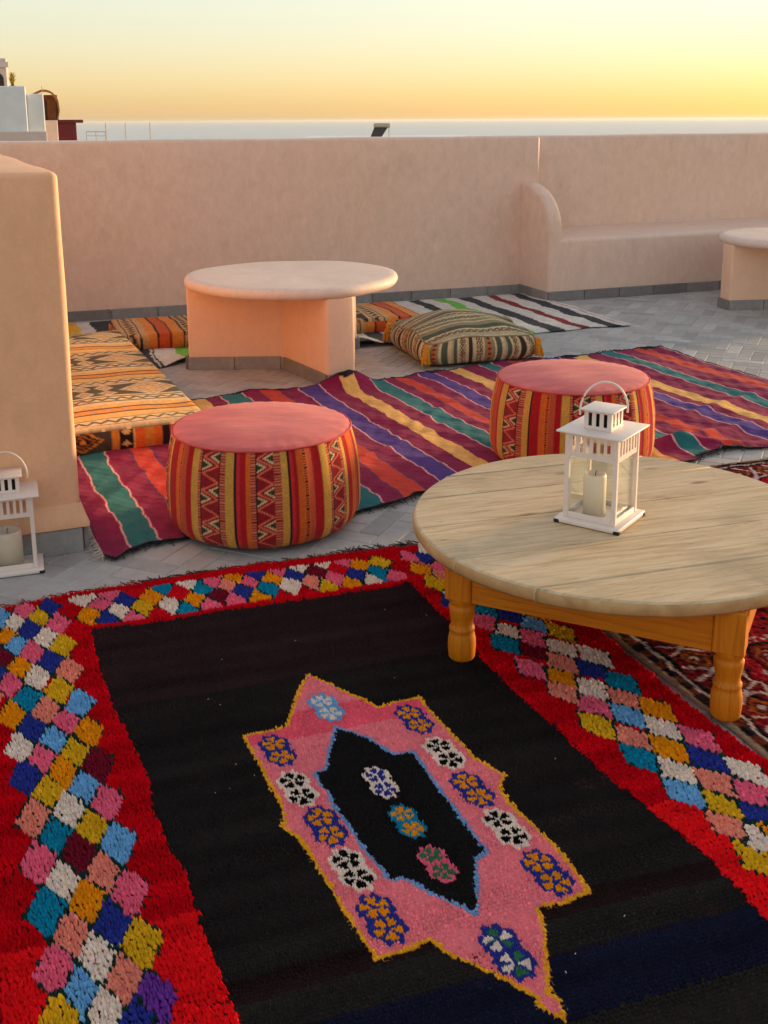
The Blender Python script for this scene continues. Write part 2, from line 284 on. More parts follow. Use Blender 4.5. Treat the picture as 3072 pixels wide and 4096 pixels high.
INNER="-0.106,2.042 -0.046,2.001 0.020,1.933 0.054,1.947 0.081,1.874 0.104,1.816 0.133,1.743 0.153,1.691 0.174,1.638 0.153,1.625 0.151,1.570 0.144,1.489 0.126,1.503 0.091,1.524 0.062,1.549 0.031,1.576 0.008,1.571 0.005,1.572 -0.011,1.602 -0.030,1.637 -0.054,1.685 -0.074,1.726 -0.096,1.769 -0.109,1.809 -0.127,1.843 -0.139,1.875 -0.120,1.887 -0.117,1.928"
FLOWERS="-0.129,2.117,WL -0.219,1.955,OB 0.060,2.065,OB -0.169,1.826,KW 0.117,1.940,KW -0.110,1.715,OB 0.163,1.820,OB -0.059,1.600,KW 0.214,1.704,KW -0.009,1.482,OB 0.270,1.586,OB 0.183,1.412,GB -0.011,1.844,BW 0.038,1.727,OT 0.086,1.610,EP"
RUG="-1.393,2.466 -1.006,2.613 -0.858,2.687 -0.677,2.764 -0.460,2.849 -0.204,2.935 0.053,3.011 0.101,3.032 0.331,3.118 0.511,2.518 0.582,2.314 0.648,2.118 0.746,1.909 1.051,1.117 -0.050,0.950 -0.850,0.850"

RUG_P = pts2(RUG); FIELD_P = pts2(FIELD); MED_P = pts2(MEDALLION); INN_P = pts2(INNER)
EK = R2(24); NK = np.array([-EK[1], EK[0]])
def kil(s_, t_): return s_*EK + t_*NK
KIL_FAR = np.array([(0.4, 4.70), (1.15, 4.70), (1.39, 4.757), (1.65, 4.70), (1.75, 4.67), (1.88, 4.655), (2.02, 4.67), (2.12, 4.73), (2.2, 4.70), (2.29, 4.732), (2.48, 4.758), (2.66, 4.778), (3.0, 4.80), (3.17, 4.76), (3.3, 4.715), (3.44, 4.80), (3.6, 4.767), (3.8, 4.73)])
KIL_NEAR = np.array([(0.4, 3.06), (0.48, 3.013), (0.58, 3.055), (0.67, 3.075), (0.85, 3.10), (1.1, 3.05), (1.38, 3.07), (1.5, 3.12), (1.8, 3.10), (2.3, 3.08), (2.6, 3.03), (2.68, 3.06), (2.80, 3.10), (2.98, 3.05), (3.14, 3.12), (3.4, 3.08), (3.8, 3.1)])
EW = R2(20.2); NW = np.array([-EW[1], EW[0]])
def wk(s_, t_): return s_*EW + t_*NW
KIL_P = np.array([kil(a, b) for a, b in KIL_FAR] + [kil(a, b) for a, b in KIL_NEAR[::-1]])
WK_P = np.array([wk(0.25, 5.62), wk(3.70, 5.62), wk(3.70, 6.97), wk(0.25, 6.97)])
RED_P = np.array([(0.20, 3.42), (2.25, 4.16), (2.95, 2.35), (0.93, 1.45)])

# herringbone slate tiles
TW, TL, GAP = 0.072, 0.216, 0.0032
ROT = R2(66); ROTN = np.array([-ROT[1], ROT[0]])
tiles = []
nn = int(7.5/TW)
for k in range(-nn, nn):
    for m in range(-20, 20):
        for kind in (0, 1):
            if kind == 0: cx, cy = k*TW + 2*TL*m + TL/2, k*TW + TW/2
            else: cx, cy = k*TW + 2*TL*m + TL + TW/2, k*TW + TW - TL/2
            p = cx*ROT + cy*ROTN + np.array((0.4, 4.6))
            if -4.0 < p[0] < 5.2 and 0.6 < p[1] < 9.6: tiles.append((p[0], p[1], kind))
TX = np.array([t[0] for t in tiles]); TY = np.array([t[1] for t in tiles]); TK = np.array([t[2] for t in tiles])
wallline = 7.90 + (TX-1.059)*0.3546 + np.where(TX > 1.1, 0.35, 0.0)
keep = TY < wallline + 0.1
cover = np.zeros(len(TX), bool)
for P in (RUG_P, KIL_P, WK_P, RED_P): cover |= inside(P, TX, TY) & (edge_dist(P, TX, TY) > 0.17)
keep &= ~cover
BLOCK_P = np.array([(-0.901, 3.035), (-2.37, 6.49), (-3.45, 6.05), (-2.0, 2.60)])
keep &= ~(inside(BLOCK_P, TX, TY) & (edge_dist(BLOCK_P, TX, TY) > 0.15))
TX, TY, TK = TX[keep], TY[keep], TK[keep]
cp, sp = math.cos(PITCH), math.sin(PITCH)
w_ = TY*cp + 1.25*sp; px = 384 + 1080*TX/w_; py = 363 - 1080*(TY*sp - 1.25*cp)/w_
vis = (px > -5) & (px < 773) & (py < 1030)
for P in (RUG_P, KIL_P, WK_P, RED_P): vis &= ~inside(P, TX, TY)
vis &= ~((TX < -0.9 - 0.4256*(TY-3.035)) & (TY > 3.03))
order = np.argsort(np.where(vis, TY, 99))
def tile_bm(w, l, h=0.014, b=0.0025):
    bm = bmesh.new(); vsn = bm_box(bm, -l/2, l/2, -w/2, w/2, -h, 0.0)
    bmesh.ops.bevel(bm, geom=[e for e in bm.edges if all(v_.co.z > -1e-6 for v_ in e.verts)], offset=b, segments=1, affect='EDGES'); return bm
tme = me_bm('floor_tile', tile_bm(TW-GAP, TL-GAP)); tme.materials.append(M['stone'])
base_v = np.array([v_.co[:] for v_ in tme.vertices]); base_f = [tuple(p_.vertices) for p_ in tme.polygons]
quads = np.array([f for f in base_f if len(f) == 4])
tv, tq, tt = [], [], []; cnt = 0
for rank, i in enumerate(order):
    ang = rad(66) + (0 if TK[i] == 0 else math.pi/2); z = random.uniform(-0.0007, 0.0007)
    if rank < 300 and vis[i]:
        o = link('floor_tile', tme, None, floor, (TX[i], TY[i], z), (random.uniform(-.004, .004), random.uniform(-.004, .004), ang))
    else:
        c_, s_ = math.cos(ang), math.sin(ang)
        P = base_v.copy(); P[:, 0], P[:, 1] = base_v[:, 0]*c_-base_v[:, 1]*s_+TX[i], base_v[:, 0]*s_+base_v[:, 1]*c_+TY[i]; P[:, 2] += z
        tv.append(P); tq.append(quads+cnt); cnt += len(P); tt.append(np.full(len(P), random.random()))
far_tiles = link('floor_tile_bed', me_np('floor_tile_bed', np.concatenate(tv), np.concatenate(tq), tint=np.concatenate(tt), smooth=False), 'stone', floor); far_tiles['kind'] = 'stuff'

# ------------------------------------------------------------------ plaster walls with stone skirting
def skirt(parent, p0, p1, h=0.076, th=0.014, L=0.29):
    """a run of skirting tiles standing just in front of a wall face (wall lies to the left of p0->p1)"""
    p0 = np.array(p0, float); p1 = np.array(p1, float); d = p1-p0; Ln = np.hypot(*d); d /= Ln; nrm = np.array([d[1], -d[0]]); n = max(1, round(Ln/L)); l = Ln/n
    key = 'skirting_tile_%.3f_%.3f' % (l, h); me = bpy.data.meshes.get(key)
    if me is None: me = box_me(key, l-0.004, th, h, 0.003, 1); me.materials.append(M['skirting'])
    for k in range(n):
        c = p0 + d*(k+0.5)*l + nrm*(th/2+0.001)
        o = link('skirting_tile', me, None, parent, (c[0], c[1], -0.002), (0, 0, math.atan2(d[1], d[0])))
def plaster_body(name, pts, z0, z1, mat, parent, bev=0.02):
    me = prism_me(name, pts, z0, z1, bev, 4); bm = bmesh.new(); bm.from_mesh(me)
    co = np.array([v_.co[:] for v_ in bm.verts])
    for ax in range(3):                                   # hand-plastered faces are never quite flat
        lo, hi = co[:, ax].min(), co[:, ax].max(); step = 0.16 if hi-lo < 2.5 else 0.3
        for c in np.arange(lo+step, hi-0.02, step):
            pc = [0, 0, 0]; pn = [0, 0, 0]; pc[ax] = c; pn[ax] = 1
            bmesh.ops.bisect_plane(bm, geom=bm.verts[:]+bm.edges[:]+bm.faces[:], plane_co=pc, plane_no=pn, dist=1e-5)
    bm.normal_update(); W = parent.matrix_world.translation if parent else (0, 0, 0)
    for v_ in bm.verts:
        x, y, z = v_.co; a = 0.0045*float(wob(x+0.7*z, y-0.4*z, 3.1, 1.7))+0.0022*float(wob(x-0.5*z, y+0.9*z, 9.0, 0.3))
        if z > z0+0.01: v_.co += v_.normal*a
    bm.to_mesh(me); bm.free(); me.polygons.foreach_set('use_smooth', [True]*len(me.polygons)); me.set_sharp_from_angle(angle=rad(40))
    return link(name, me, mat, parent)

WA0, WA1 = np.array((-4.3, 6.001)), np.array((1.135, 7.930)); wd = (WA1-WA0)/np.hypot(*(WA1-WA0)); wnn = np.array([-wd[1], wd[0]])
wa = empty('parapet_wall'); tag(wa, 'long pinkish beige plaster parapet wall behind the round plaster table', 'wall')
plaster_body('wall_body', [WA0, WA1, WA1+wnn*0.30, WA0+wnn*0.30], -0.3, 1.134, 'plaster_wall', wa, 0.022)
skirt(wa, WA0+wd*1.8, WA0+wd*5.66, 0.068)
wb = empty('parapet_wall'); tag(wb, 'set-back beige parapet wall behind the built-in bench on the right', 'wall')
B0, B1 = np.array((0.85, 8.13)), np.array((6.4, 10.386)); bd = (B1-B0)/np.hypot(*(B1-B0)); bn = np.array([-bd[1], bd[0]])
plaster_body('wall_body', [B0, B1, B1+bn*0.28, B0+bn*0.28], -0.3, 1.129, 'plaster_wall', wb, 0.022)

bench = empty('built_in_bench', (1.15, 7.479, 0)); tag(bench, 'built-in plaster bench with a curved arm along the right wall', 'bench')
fd = R2(20.5); fn = np.array([-fd[1], fd[0]]); o0 = np.zeros(2)
def bl(p): return (p[0]-1.15, p[1]-7.80)
seat_pts = [fd*0.05, fd*5.2, fd*5.2+fn*0.90, fd*0.05+fn*0.76]
plaster_body('seat', seat_pts, -0.02, 0.437, 'plaster_wall', bench, 0.03)
# arm: profile in (depth, height), extruded along the bench front
prof = [(0.0, -0.02), (0.0, 0.50)] + [(0.42*(1-math.cos(a)), 0.50+0.31*math.sin(a)) for a in np.linspace(0.12, math.pi/2, 14)] + [(0.60, 0.812), (0.60, -0.02)]
bm = bmesh.new(); A = []
for off in (0.0, 0.105):
    A.append([bm.verts.new((*(fd*off+fn*q), z)) for q, z in prof])
bm.faces.new(A[0][::-1]); bm.faces.new(A[1])
for i in range(len(prof)): bm.faces.new((A[0][i], A[0][(i+1) % len(prof)], A[1][(i+1) % len(prof)], A[1][i]))
bmesh.ops.recalc_face_normals(bm, faces=bm.faces[:])
bmesh.ops.bevel(bm, geom=[e for e in bm.edges if abs((e.verts[0].co-e.verts[1].co).length-0.105) > 1e-3 and max(v_.co.z for v_ in e.verts) > 0], offset=0.032, segments=4, affect='EDGES', profile=0.5)
me = me_bm('arm', bm, True); me.set_sharp_from_angle(angle=rad(50)); link('arm', me, 'plaster_wall', bench)
skirt(bench, fd*0.0, fd*4.6, 0.072); skirt(bench, fn*0.43, o0, 0.072, L=0.25)

blk = empty('plaster_partition_block', (-0.901, 3.035, 0)); tag(blk, 'tall orange plaster partition block with sunlit edge at the left', 'wall')
bp = [tuple(p-BLOCK_P[0]) for p in BLOCK_P]
plaster_body('partition_body', bp, -0.02, 1.116, 'plaster_pillar_warm_lit', blk, 0.02)
# plaster foot that flares out over the skirting
def offset_poly(P, d):
    P = [np.array(q) for q in P]; n = len(P); area = sum(P[i][0]*P[(i+1) % n][1]-P[(i+1) % n][0]*P[i][1] for i in range(n)); sg = 1 if area > 0 else -1; out = []
    for i in range(n):
        e0 = P[i]-P[i-1]; e1 = P[(i+1) % n]-P[i]; e0 = e0/np.hypot(*e0); e1 = e1/np.hypot(*e1); n0 = sg*np.array([e0[1], -e0[0]]); n1 = sg*np.array([e1[1], -e1[0]]); out.append(P[i]+d*(n0+n1)/(1+n0@n1))
    return out
rings = [[(x, y, z) for x, y in offset_poly(bp, d)] for d, z in ((0.0, 0.0785), (0.0185, 0.0785), (0.0195, 0.092), (0.012, 0.108), (0.004, 0.132), (-0.002, 0.150))]
Vf = np.array([v_ for rg in rings for v_ in rg]); Qf = [[i*4+j, i*4+(j+1) % 4, (i+1)*4+(j+1) % 4, (i+1)*4+j] for i in range(5) for j in range(4)]
fm = me_np('plaster_foot', Vf, np.array(Qf)); fm.set_sharp_from_angle(angle=rad(50)); link('plaster_foot', fm, 'plaster_pillar_warm_lit', blk)
u0 = (BLOCK_P[3]-BLOCK_P[0]); u0 /= np.hypot(*u0)
skirt(blk, u0*1.15, o0, 0.078, 0.016, 0.23); skirt(blk, o0, BLOCK_P[1]-BLOCK_P[0], 0.078, 0.016, 0.23)

def round_plaster_table(loc, rz, label):
    t = empty('round_plaster_table', (*loc, 0), rz); tag(t, label, 'table', 'round plaster tables')
    R, z0, z1 = 0.547, 0.428, 0.484
    prof = [(0.0, z0), (R-0.03, z0)] + [(R-0.028+0.028*math.sin(a), (z0+z1)/2-0.028*math.cos(a)) for a in np.linspace(0.2, math.pi-0.2, 9)] + [(R-0.045, z1+0.001), (0.3, z1+0.002), (0.0, z1+0.002)]
    tm_ = lathe('table_top', prof, 96)
    for v_ in tm_.vertices:
        a = math.atan2(v_.co.y, v_.co.x); k_ = 1+0.006*math.sin(3*a+loc[0])+0.004*math.sin(5*a+1)+0.002*math.sin(11*a); v_.co.x *= k_; v_.co.y *= k_; v_.co.z += 0.0018*math.sin(2*a+0.4)+0.0012*math.sin(7*a)
    link('table_top', tm_, 'plaster_top', t)
    th = 0.075
    for k, ln in enumerate((0.535, 0.535, 0.535)):
        a = math.pi + k*2*math.pi/3; d = np.array([math.cos(a), math.sin(a)]); n_ = np.array([-d[1], d[0]])
        p = [n_*-th, d*ln+n_*-th, d*ln+n_*th, n_*th]
        w = plaster_body('base_wing', p, 0.0, z0+0.008, 'plaster_table', t, 0.018)
        sh = th*math.tan(rad(30))+0.001
        skirt(t, d*ln-n_*th, d*sh-n_*th, 0.07, L=0.24)if False else None
        skirt(t, d*(sh+0.012)-n_*th, d*ln-n_*th, 0.068, L=0.25)
        skirt(t, d*ln-n_*th, d*ln+n_*th, 0.068, L=0.25); skirt(t, d*ln+n_*th, d*(sh+0.012)+n_*th, 0.068, L=0.25)
    return t
round_plaster_table((-0.474, 5.514), rad(0.5), 'round plaster table on three wings behind the left pouf')
round_plaster_table((2.82, 7.25), rad(8), 'round plaster table cut by the right edge beside the bench')

# ================================================================== hero rug: rows of knotted wool tufts
RO = np.array((-0.743, 2.506)); EU = np.array((0.9483, 0.3173)); EV = np.array((0.3955, -0.9184))
IV = np.linalg.inv(np.stack([EU, EV], 1))
def uv_of(X, Y): return IV[0, 0]*(X-RO[0])+IV[0, 1]*(Y-RO[1]), IV[1, 0]*(X-RO[0])+IV[1, 1]*(Y-RO[1])
def dlist(sx): return [(float(a), float(b), c) for a, b, c in (t.split(',') for t in sx.split())]
SETS = [(dlist(DIA_LEFT), (0.031, 0.062), (-0.035, 0.0717)), (dlist(DIA_TOP), (0.0337, 0.0607), (-0.037, 0.0634)), (dlist(DIA_RIGHT), (0.043, 0.0585), (-0.028, 0.066))]
def rug_pattern(X, Y):
    """colour and part id for points on the rug"""
    U, Vv = uv_of(X, Y); N = len(X)
    C = np.zeros((N, 3)); part = np.zeros(N, int)          # 0 border, 1 field, 2 medallion, 100+ diamonds, 300+ flowers
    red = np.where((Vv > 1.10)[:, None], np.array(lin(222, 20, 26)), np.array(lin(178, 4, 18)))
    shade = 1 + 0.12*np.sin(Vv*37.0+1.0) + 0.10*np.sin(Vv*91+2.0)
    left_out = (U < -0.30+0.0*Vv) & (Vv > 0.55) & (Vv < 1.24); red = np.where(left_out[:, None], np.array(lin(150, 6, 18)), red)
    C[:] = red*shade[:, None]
    base = 100
    for si, (L, a, b) in enumerate(SETS):
        ia = np.linalg.inv(np.array([a, b]).T); best = np.full(N, 9.0); best2 = np.full(N, 9.0); idx = np.zeros(N, int)
        cu = []
        for k, (x, y, c) in enumerate(L):
            du, dv = uv_of(np.array([x]), np.array([y])); du = U-du; dv = Vv-dv
            al = ia[0, 0]*du+ia[0, 1]*dv; be = ia[1, 0]*du+ia[1, 1]*dv; m = np.maximum(np.abs(al), np.abs(be)); h = m < best; best2 = np.where(h, best, np.minimum(best2, m)); best[h] = m[h]; idx[h] = k
        ok = best < 0.56
        if si == 1: ok &= (Vv > -0.185) & (Vv < 0.005) & (U > 0.0-0.03)
        cols = np.array([PAL[c] for _, _, c in L]); isred = np.array([c == 'R' for _, _, c in L])
        C[ok] = cols[idx[ok]]; outl = ok & ((best2-best < 0.055) | (best > 0.525)) & ~isred[idx]; C[outl] = PAL['D']
        part[ok] = base+idx[ok]; base += 70
    f = inside(FIELD_P, X, Y); part[f] = 1
    dark = np.where((Vv < 0.42)[:, None], np.array(lin(46, 31, 32)), np.array(lin(35, 30, 29)))
    band = np.sin(Vv*55+0.6*np.sin(U*3)) > 0.35
    dark = np.where(((Vv > 1.19) & (Vv < 1.37) & band)[:, None], np.array(lin(38, 24, 24)), dark)
    dark = np.where(((Vv > 1.19) & (Vv < 1.37) & ~band)[:, None], np.array(lin(38, 34, 32)), dark)
    dark = np.where(((Vv > 1.37) & (Vv < 1.485))[:, None], np.array(lin(24, 26, 44)), dark)
    dark = np.where(((Vv >= 1.485) & (Vv < 1.60))[:, None], np.array(lin(40, 36, 33)), dark)
    dark = dark*(1+0.10*np.sin(Vv*29+0.8)+0.09*np.sin(Vv*83+0.4*np.sin(U*5))+0.12*wob(U*3, Vv*9, 4.0, 1.0))[:, None]
    C[f] = np.clip(dark[f], 0.003, 1)
    m = inside(MED_P, X, Y); e = edge_dist(MED_P, X, Y); part[m] = 2
    C[m] = np.array(lin(255, 132, 140)); hot = m & (Vv > 0.56) & (Vv < 0.66); C[hot] = np.array(lin(246, 96, 114)); C[m & (e < 0.0078)] = PAL['Y']
    inn = inside(INN_P, X, Y); e2 = edge_dist(INN_P, X, Y); C[inn] = np.array(lin(28, 25, 25)); C[(e2 < 0.0034) & m] = np.array(lin(92, 122, 158))
    for k, (x, y, c) in enumerate(dlist(FLOWERS)):
        du, dv = uv_of(np.array([x]), np.array([y])); sc = 0.84 if k >= 12 else 1.0; du = (U-du)/sc; dv = (Vv-dv)/sc
        el = (du/0.034)**2+(dv/0.060)**2; lob = 1.0+0.16*np.cos(10*np.arctan2(dv/0.060, du/0.034)); h = (el < lob) & ~(((np.abs(dv) < 0.010)) & (np.abs(du) > 0.026))
        top = dv < 0; cv = np.where(top, dv+0.027, dv-0.027); ph = np.arctan2(cv, du)+np.where(top, 0.3, -0.4); rr = np.hypot(du*1.05, cv)
        pet = h & (rr < 0.0245) & (np.cos(5*ph) > -0.55) & (rr > 0.0045)
        C[h] = PAL[c[1]]; part[h] = 400+k
        if c == 'GB': C[pet] = PAL['E']; w = pet & (np.cos(2.5*ph) > 0.4); C[w] = PAL['W']
        else: C[pet] = PAL[c[0]]
        if c[0] == 'K': C[h & ~pet] = PAL['W']
    return C, part
FC = np.array([uv_of(x, y) for x, y, _ in dlist(FLOWERS)])
def in_flower(X, Y, k=1.35):
    U, V_ = uv_of(X, Y); r = np.zeros(X.shape, bool)
    for fu, fv in FC: r |= ((U-fu)/0.034)**2+((V_-fv)/0.062)**2 < k
    return r
def lay(du_, dv_, med):
    """rows of knots: one set for the rug, a finer one for the medallion"""
    uu = np.arange(-0.75, 1.35, du_); vv = np.arange(-0.36, 1.80, dv_)
    UU, VV = np.meshgrid(uu, vv, indexing='ij'); UU = UU+(np.arange(len(vv)) % 2)[None, :]*du_*0.5
    UU = (UU+rng.normal(0, du_*0.16, UU.shape)).ravel(); row = VV.ravel().copy(); VV = (VV+rng.normal(0, dv_*0.09, VV.shape)).ravel()
    VV = VV+0.006*np.sin(UU*4.0+0.5)+0.003*np.sin(UU*11)
    X = RO[0]+UU*EU[0]+VV*EV[0]; Y = RO[1]+UU*EU[1]+VV*EV[1]
    ok = inside(RUG_P, X, Y); w_ = Y*cp+1.25*sp; px = 384+1080*X/w_; py = 363-1080*(Y*sp-1.25*cp)/w_
    ok &= (px > -230) & (px < 1000) & (py < 1330); im = inside(FIELD_P, X, Y); ok &= im if med else ~im; fw = in_flower(X, Y); ok &= fw if med == 2 else ~fw
    return X[ok], Y[ok], row[ok], np.full(ok.sum(), med)
la, lb, lc_ = lay(0.0043, 0.0106, 0), lay(0.0043, 0.0076, 1), lay(0.0034, 0.0050, 2)
X, Y, row, lev = (np.concatenate(t_) for t_ in zip(la, lb, lc_)); fine_ = lev > 0; vf = lev == 2
N = len(X)
ang = rng.normal(0, 0.26, N)+0.25*np.sin(row*71+X*5)+0.15*np.sin(X*40+row*200)
LD = EU*0.42+EV*0.91; LD = LD/np.hypot(*LD)
dirx = LD[0]*np.cos(ang)-LD[1]*np.sin(ang); diry = LD[0]*np.sin(ang)+LD[1]*np.cos(ang)
Ln = np.where(fine_, rng.uniform(0.0072, 0.0092, N), rng.uniform(0.0098, 0.0128, N))
Hh = np.where(fine_, rng.uniform(0.0062, 0.0095, N), rng.uniform(0.0095, 0.0150, N)); Wd = rng.uniform(0.0046, 0.0064, N)
Ln = np.where(vf, rng.uniform(0.0052, 0.0066, N), Ln); Wd = np.where(vf, rng.uniform(0.0038, 0.0048, N), Wd); Hh = np.where(vf, rng.uniform(0.0072, 0.0090, N), Hh)
jx = rng.normal(0, 0.0013, N)*np.where(vf, 0.3, 1); jy = rng.normal(0, 0.0007, N)*np.where(vf, 0.3, 1)
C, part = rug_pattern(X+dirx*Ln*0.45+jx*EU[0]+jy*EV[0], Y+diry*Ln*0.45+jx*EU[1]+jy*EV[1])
dm = (part >= 100) & (part < 400)
Z0 = 0.006+0.0025*wob(X, Y, 9.0, 1.0)+np.where(fine_, 0.0012, 0.0028)*np.clip(np.sin(row*47+1.3*np.sin(X*3)), -0.3, 1)
C = np.where(C.max(1, keepdims=True) > 0.06, C*np.minimum(np.where((C[:, :1] > 0.25) & (C[:, 1:2] < 0.03), 1.22, 1.62), 0.84/np.maximum(C.max(1, keepdims=True), 1e-4)), C)
C = np.clip(C*(rng.normal(1, 0.08, (N, 1)))*(1+0.04*rng.normal(0, 1, (N, 3))), 0.001, 1)
st_l = np.array([-0.12, 0.22, 0.62, 1.0]); st_h = np.array([0.0, 1.0, 0.86, 0.30]); st_w = np.array([0.6, 1.0, 0.95, 0.45])
def tufts(sel):
    n = len(sel); V = np.zeros((n, 4, 3, 3), np.float32)
    for k in range(4):
        for j, sd in enumerate((-0.5, 0, 0.5)):
            V[:, k, j, 0] = X[sel]+dirx[sel]*Ln[sel]*st_l[k]-diry[sel]*Wd[sel]*st_w[k]*sd
            V[:, k, j, 1] = Y[sel]+diry[sel]*Ln[sel]*st_l[k]+dirx[sel]*Wd[sel]*st_w[k]*sd
            V[:, k, j, 2] = Z0[sel]+Hh[sel]*st_h[k]*(1.0 if sd == 0 else 0.45)
    q = np.array([[k*3+j, k*3+j+1, k*3+j+4, k*3+j+3] for k in range(3) for j in range(2)])
    Q = (np.arange(n)[:, None, None]*12+q[None]).reshape(-1, 4)
    return V.reshape(-1, 3), Q, np.repeat(C[sel], 12, 0)
rug = empty('pile_rug', (0, 0, 0)); tag(rug, 'thick black and red pile rug with pink medallion in the foreground', 'rug')
def pile(name, sel, parent):
    V, Q, c = tufts(sel); return link(name, me_np(name, V, Q, c), 'wool', parent)
pb = pile('border_pile', np.where(part == 0)[0], rug); pb['label'] = 'red wool border of the rug'; pb['kind'] = 'stuff'
pf = pile('field_pile', np.where(part == 1)[0], rug); pf['label'] = 'black wool field of the rug'; pf['kind'] = 'stuff'
pm = pile('medallion_pile', np.where(part == 2)[0], rug); pm['label'] = 'pink wool medallion with orange outline'; pm['kind'] = 'stuff'
for pid in np.unique(part[part >= 100]):
    sel = np.where(part == pid)[0]
    if len(sel) > 6: pile('diamond_motif' if pid < 400 else 'flower_motif', sel, rug if pid < 400 else pm)
# woven ground under the pile, dyed like the knots above it
gu = np.arange(-0.72, 1.30, 0.0062); gv = np.arange(-0.36, 1.75, 0.0062); GU, GV = np.meshgrid(gu, gv, indexing='ij'); GX = RO[0]+GU*EU[0]+GV*EV[0]; GY = RO[1]+GU*EU[1]+GV*EV[1]
Cg, _ = rug_pattern(GX.ravel(), GY.ravel()); Cg = np.where(Cg.max(1, keepdims=True) > 0.06, Cg*np.minimum(1.3, 0.8/np.maximum(Cg.max(1, keepdims=True), 1e-4)), Cg); Qg = grid_quads(len(gu), len(gv)); ing = inside(RUG_P, GX.ravel(), GY.ravel()); Qg = Qg[ing[Qg].all(1)]
usd = np.unique(Qg); rem = np.full(GX.size, -1); rem[usd] = np.arange(len(usd)); Zg0 = 0.0080+0.0025*wob(GX, GY, 9.0, 1.0)+0.0016*inside(FIELD_P, GX, GY)
gr_ = link('knotted_ground', me_np('knotted_ground', np.stack([GX.ravel(), GY.ravel(), Zg0.ravel()], -1)[usd], rem[Qg], np.clip(Cg[usd], 0.001, 1)), 'wool', rug); gr_['kind'] = 'stuff'
bx = RUG_P
link('rug_backing', prism_me('rug_backing', [tuple(p) for p in bx], 0.0005, 0.0075), None, rug).data.materials.append(flat('rug_ground', lin(54, 14, 18), 0.95, 0.3, 60))
fk = [(random.uniform(-0.5, 0.6), random.uniform(1.2, 2.7)) for _ in range(260)]
fk = [p for p in fk if inside(FIELD_P, np.array([p[0]]), np.array([p[1]]))[0] and not inside(MED_P, np.array([p[0]]), np.array([p[1]]))[0]][:16]
bm = bmesh.new()
for x, y in fk:
    a = random.uniform(0, 3.14); l, w2, z = random.uniform(0.0007, 0.0022), random.uniform(0.0005, 0.0008), 0.0175
    q4 = [bm.verts.new((x+l*sx*math.cos(a)-w2*sy*math.sin(a), y+l*sx*math.sin(a)+w2*sy*math.cos(a), z+0.001*(sx > 0))) for sx, sy in ((-1, -1), (1, -1), (1, 1), (-1, 1))]
    bm.faces.new(q4)
lint = link('lint_flecks', me_bm('lint_flecks', bm), None, rug); lint.data.materials.append(flat('lint', lin(190, 180, 172), 0.95)); lint['kind'] = 'stuff'
# fringe at the far end
def strands(starts, dirs, lens, cols, r=0.0022, curl=0.5, zb=0.006, seg=5):
    V, Q, CC = [], [], []; b = 0
    for (x, y), (dx, dy), L, c in zip(starts, dirs, lens, cols):
        a = math.atan2(dy, dx); da = random.gauss(0, curl); p = np.array([x, y, zb]); z = zb
        for k in range(seg+1):
            rr = r*(1-0.45*k/seg); nrm = np.array([-math.sin(a), math.cos(a), 0])
            for q in range(4):
                an = q*math.pi/2+math.pi/4; V.append(p+nrm*rr*math.cos(an)+np.array([0, 0, rr*math.sin(an)]))
            CC += [c]*4
            if k < seg:
                for q in range(4): Q.append([b+k*4+q, b+k*4+(q+1) % 4, b+(k+1)*4+(q+1) % 4, b+(k+1)*4+q])
            a += da/seg*1.6+random.gauss(0, 0.16); z = max(0.0032, zb*(1-k/seg)+random.uniform(-0.001, 0.003)); p = np.array([p[0]+math.cos(a)*L/seg, p[1]+math.sin(a)*L/seg, z])
        b += (seg+1)*4
    return np.array(V), np.array(Q), np.array(CC)
edge = RUG_P[1:9]; seglen = np.hypot(*np.diff(edge, axis=0).T); cum = np.r_[0, np.cumsum(seglen)]
S_, D_, L_, C_ = [], [], [], []
for t in np.arange(-0.28, cum[-1], 0.0042):
    t += random.uniform(-0.002, 0.002)
    if t < 0: p = edge[0]+(RUG_P[0]-RUG_P[1])/np.hypot(*(RUG_P[0]-RUG_P[1]))*(-t); 
    else: p = np.array([np.interp(t, cum, edge[:, 0]), np.interp(t, cum, edge[:, 1])])
    f = t/cum[-1]
    if f < 0.26: c = random.choice([lin(206, 166, 150), lin(190, 140, 124), lin(150, 40, 44)])
    elif f < 0.43: c = random.choice([lin(62, 46, 42), lin(84, 66, 58), lin(48, 36, 36)])
    elif f < 0.53: c = random.choice([lin(170, 14, 28), lin(140, 10, 22)])
    elif f < 0.66: c = random.choice([lin(70, 58, 44), lin(96, 84, 60)])
    else: c = random.choice([lin(44, 36, 36), lin(60, 46, 46), lin(34, 28, 30)])
    S_.append(p-EV*-0.0); D_.append(-EV+0.35*EU*random.gauss(0, 1)); L_.append(random.uniform(0.03, 0.055)*(1.35 if f > 0.66 else 1.0)); C_.append(np.array(c)*random.uniform(0.8, 1.2))
V, Q, CC = strands(S_, D_, L_, C_, 0.0026, 0.9, 0.008)
link('fringe', me_np('rug_fringe', V, Q, CC), 'cloth', rug)['kind'] = 'stuff'

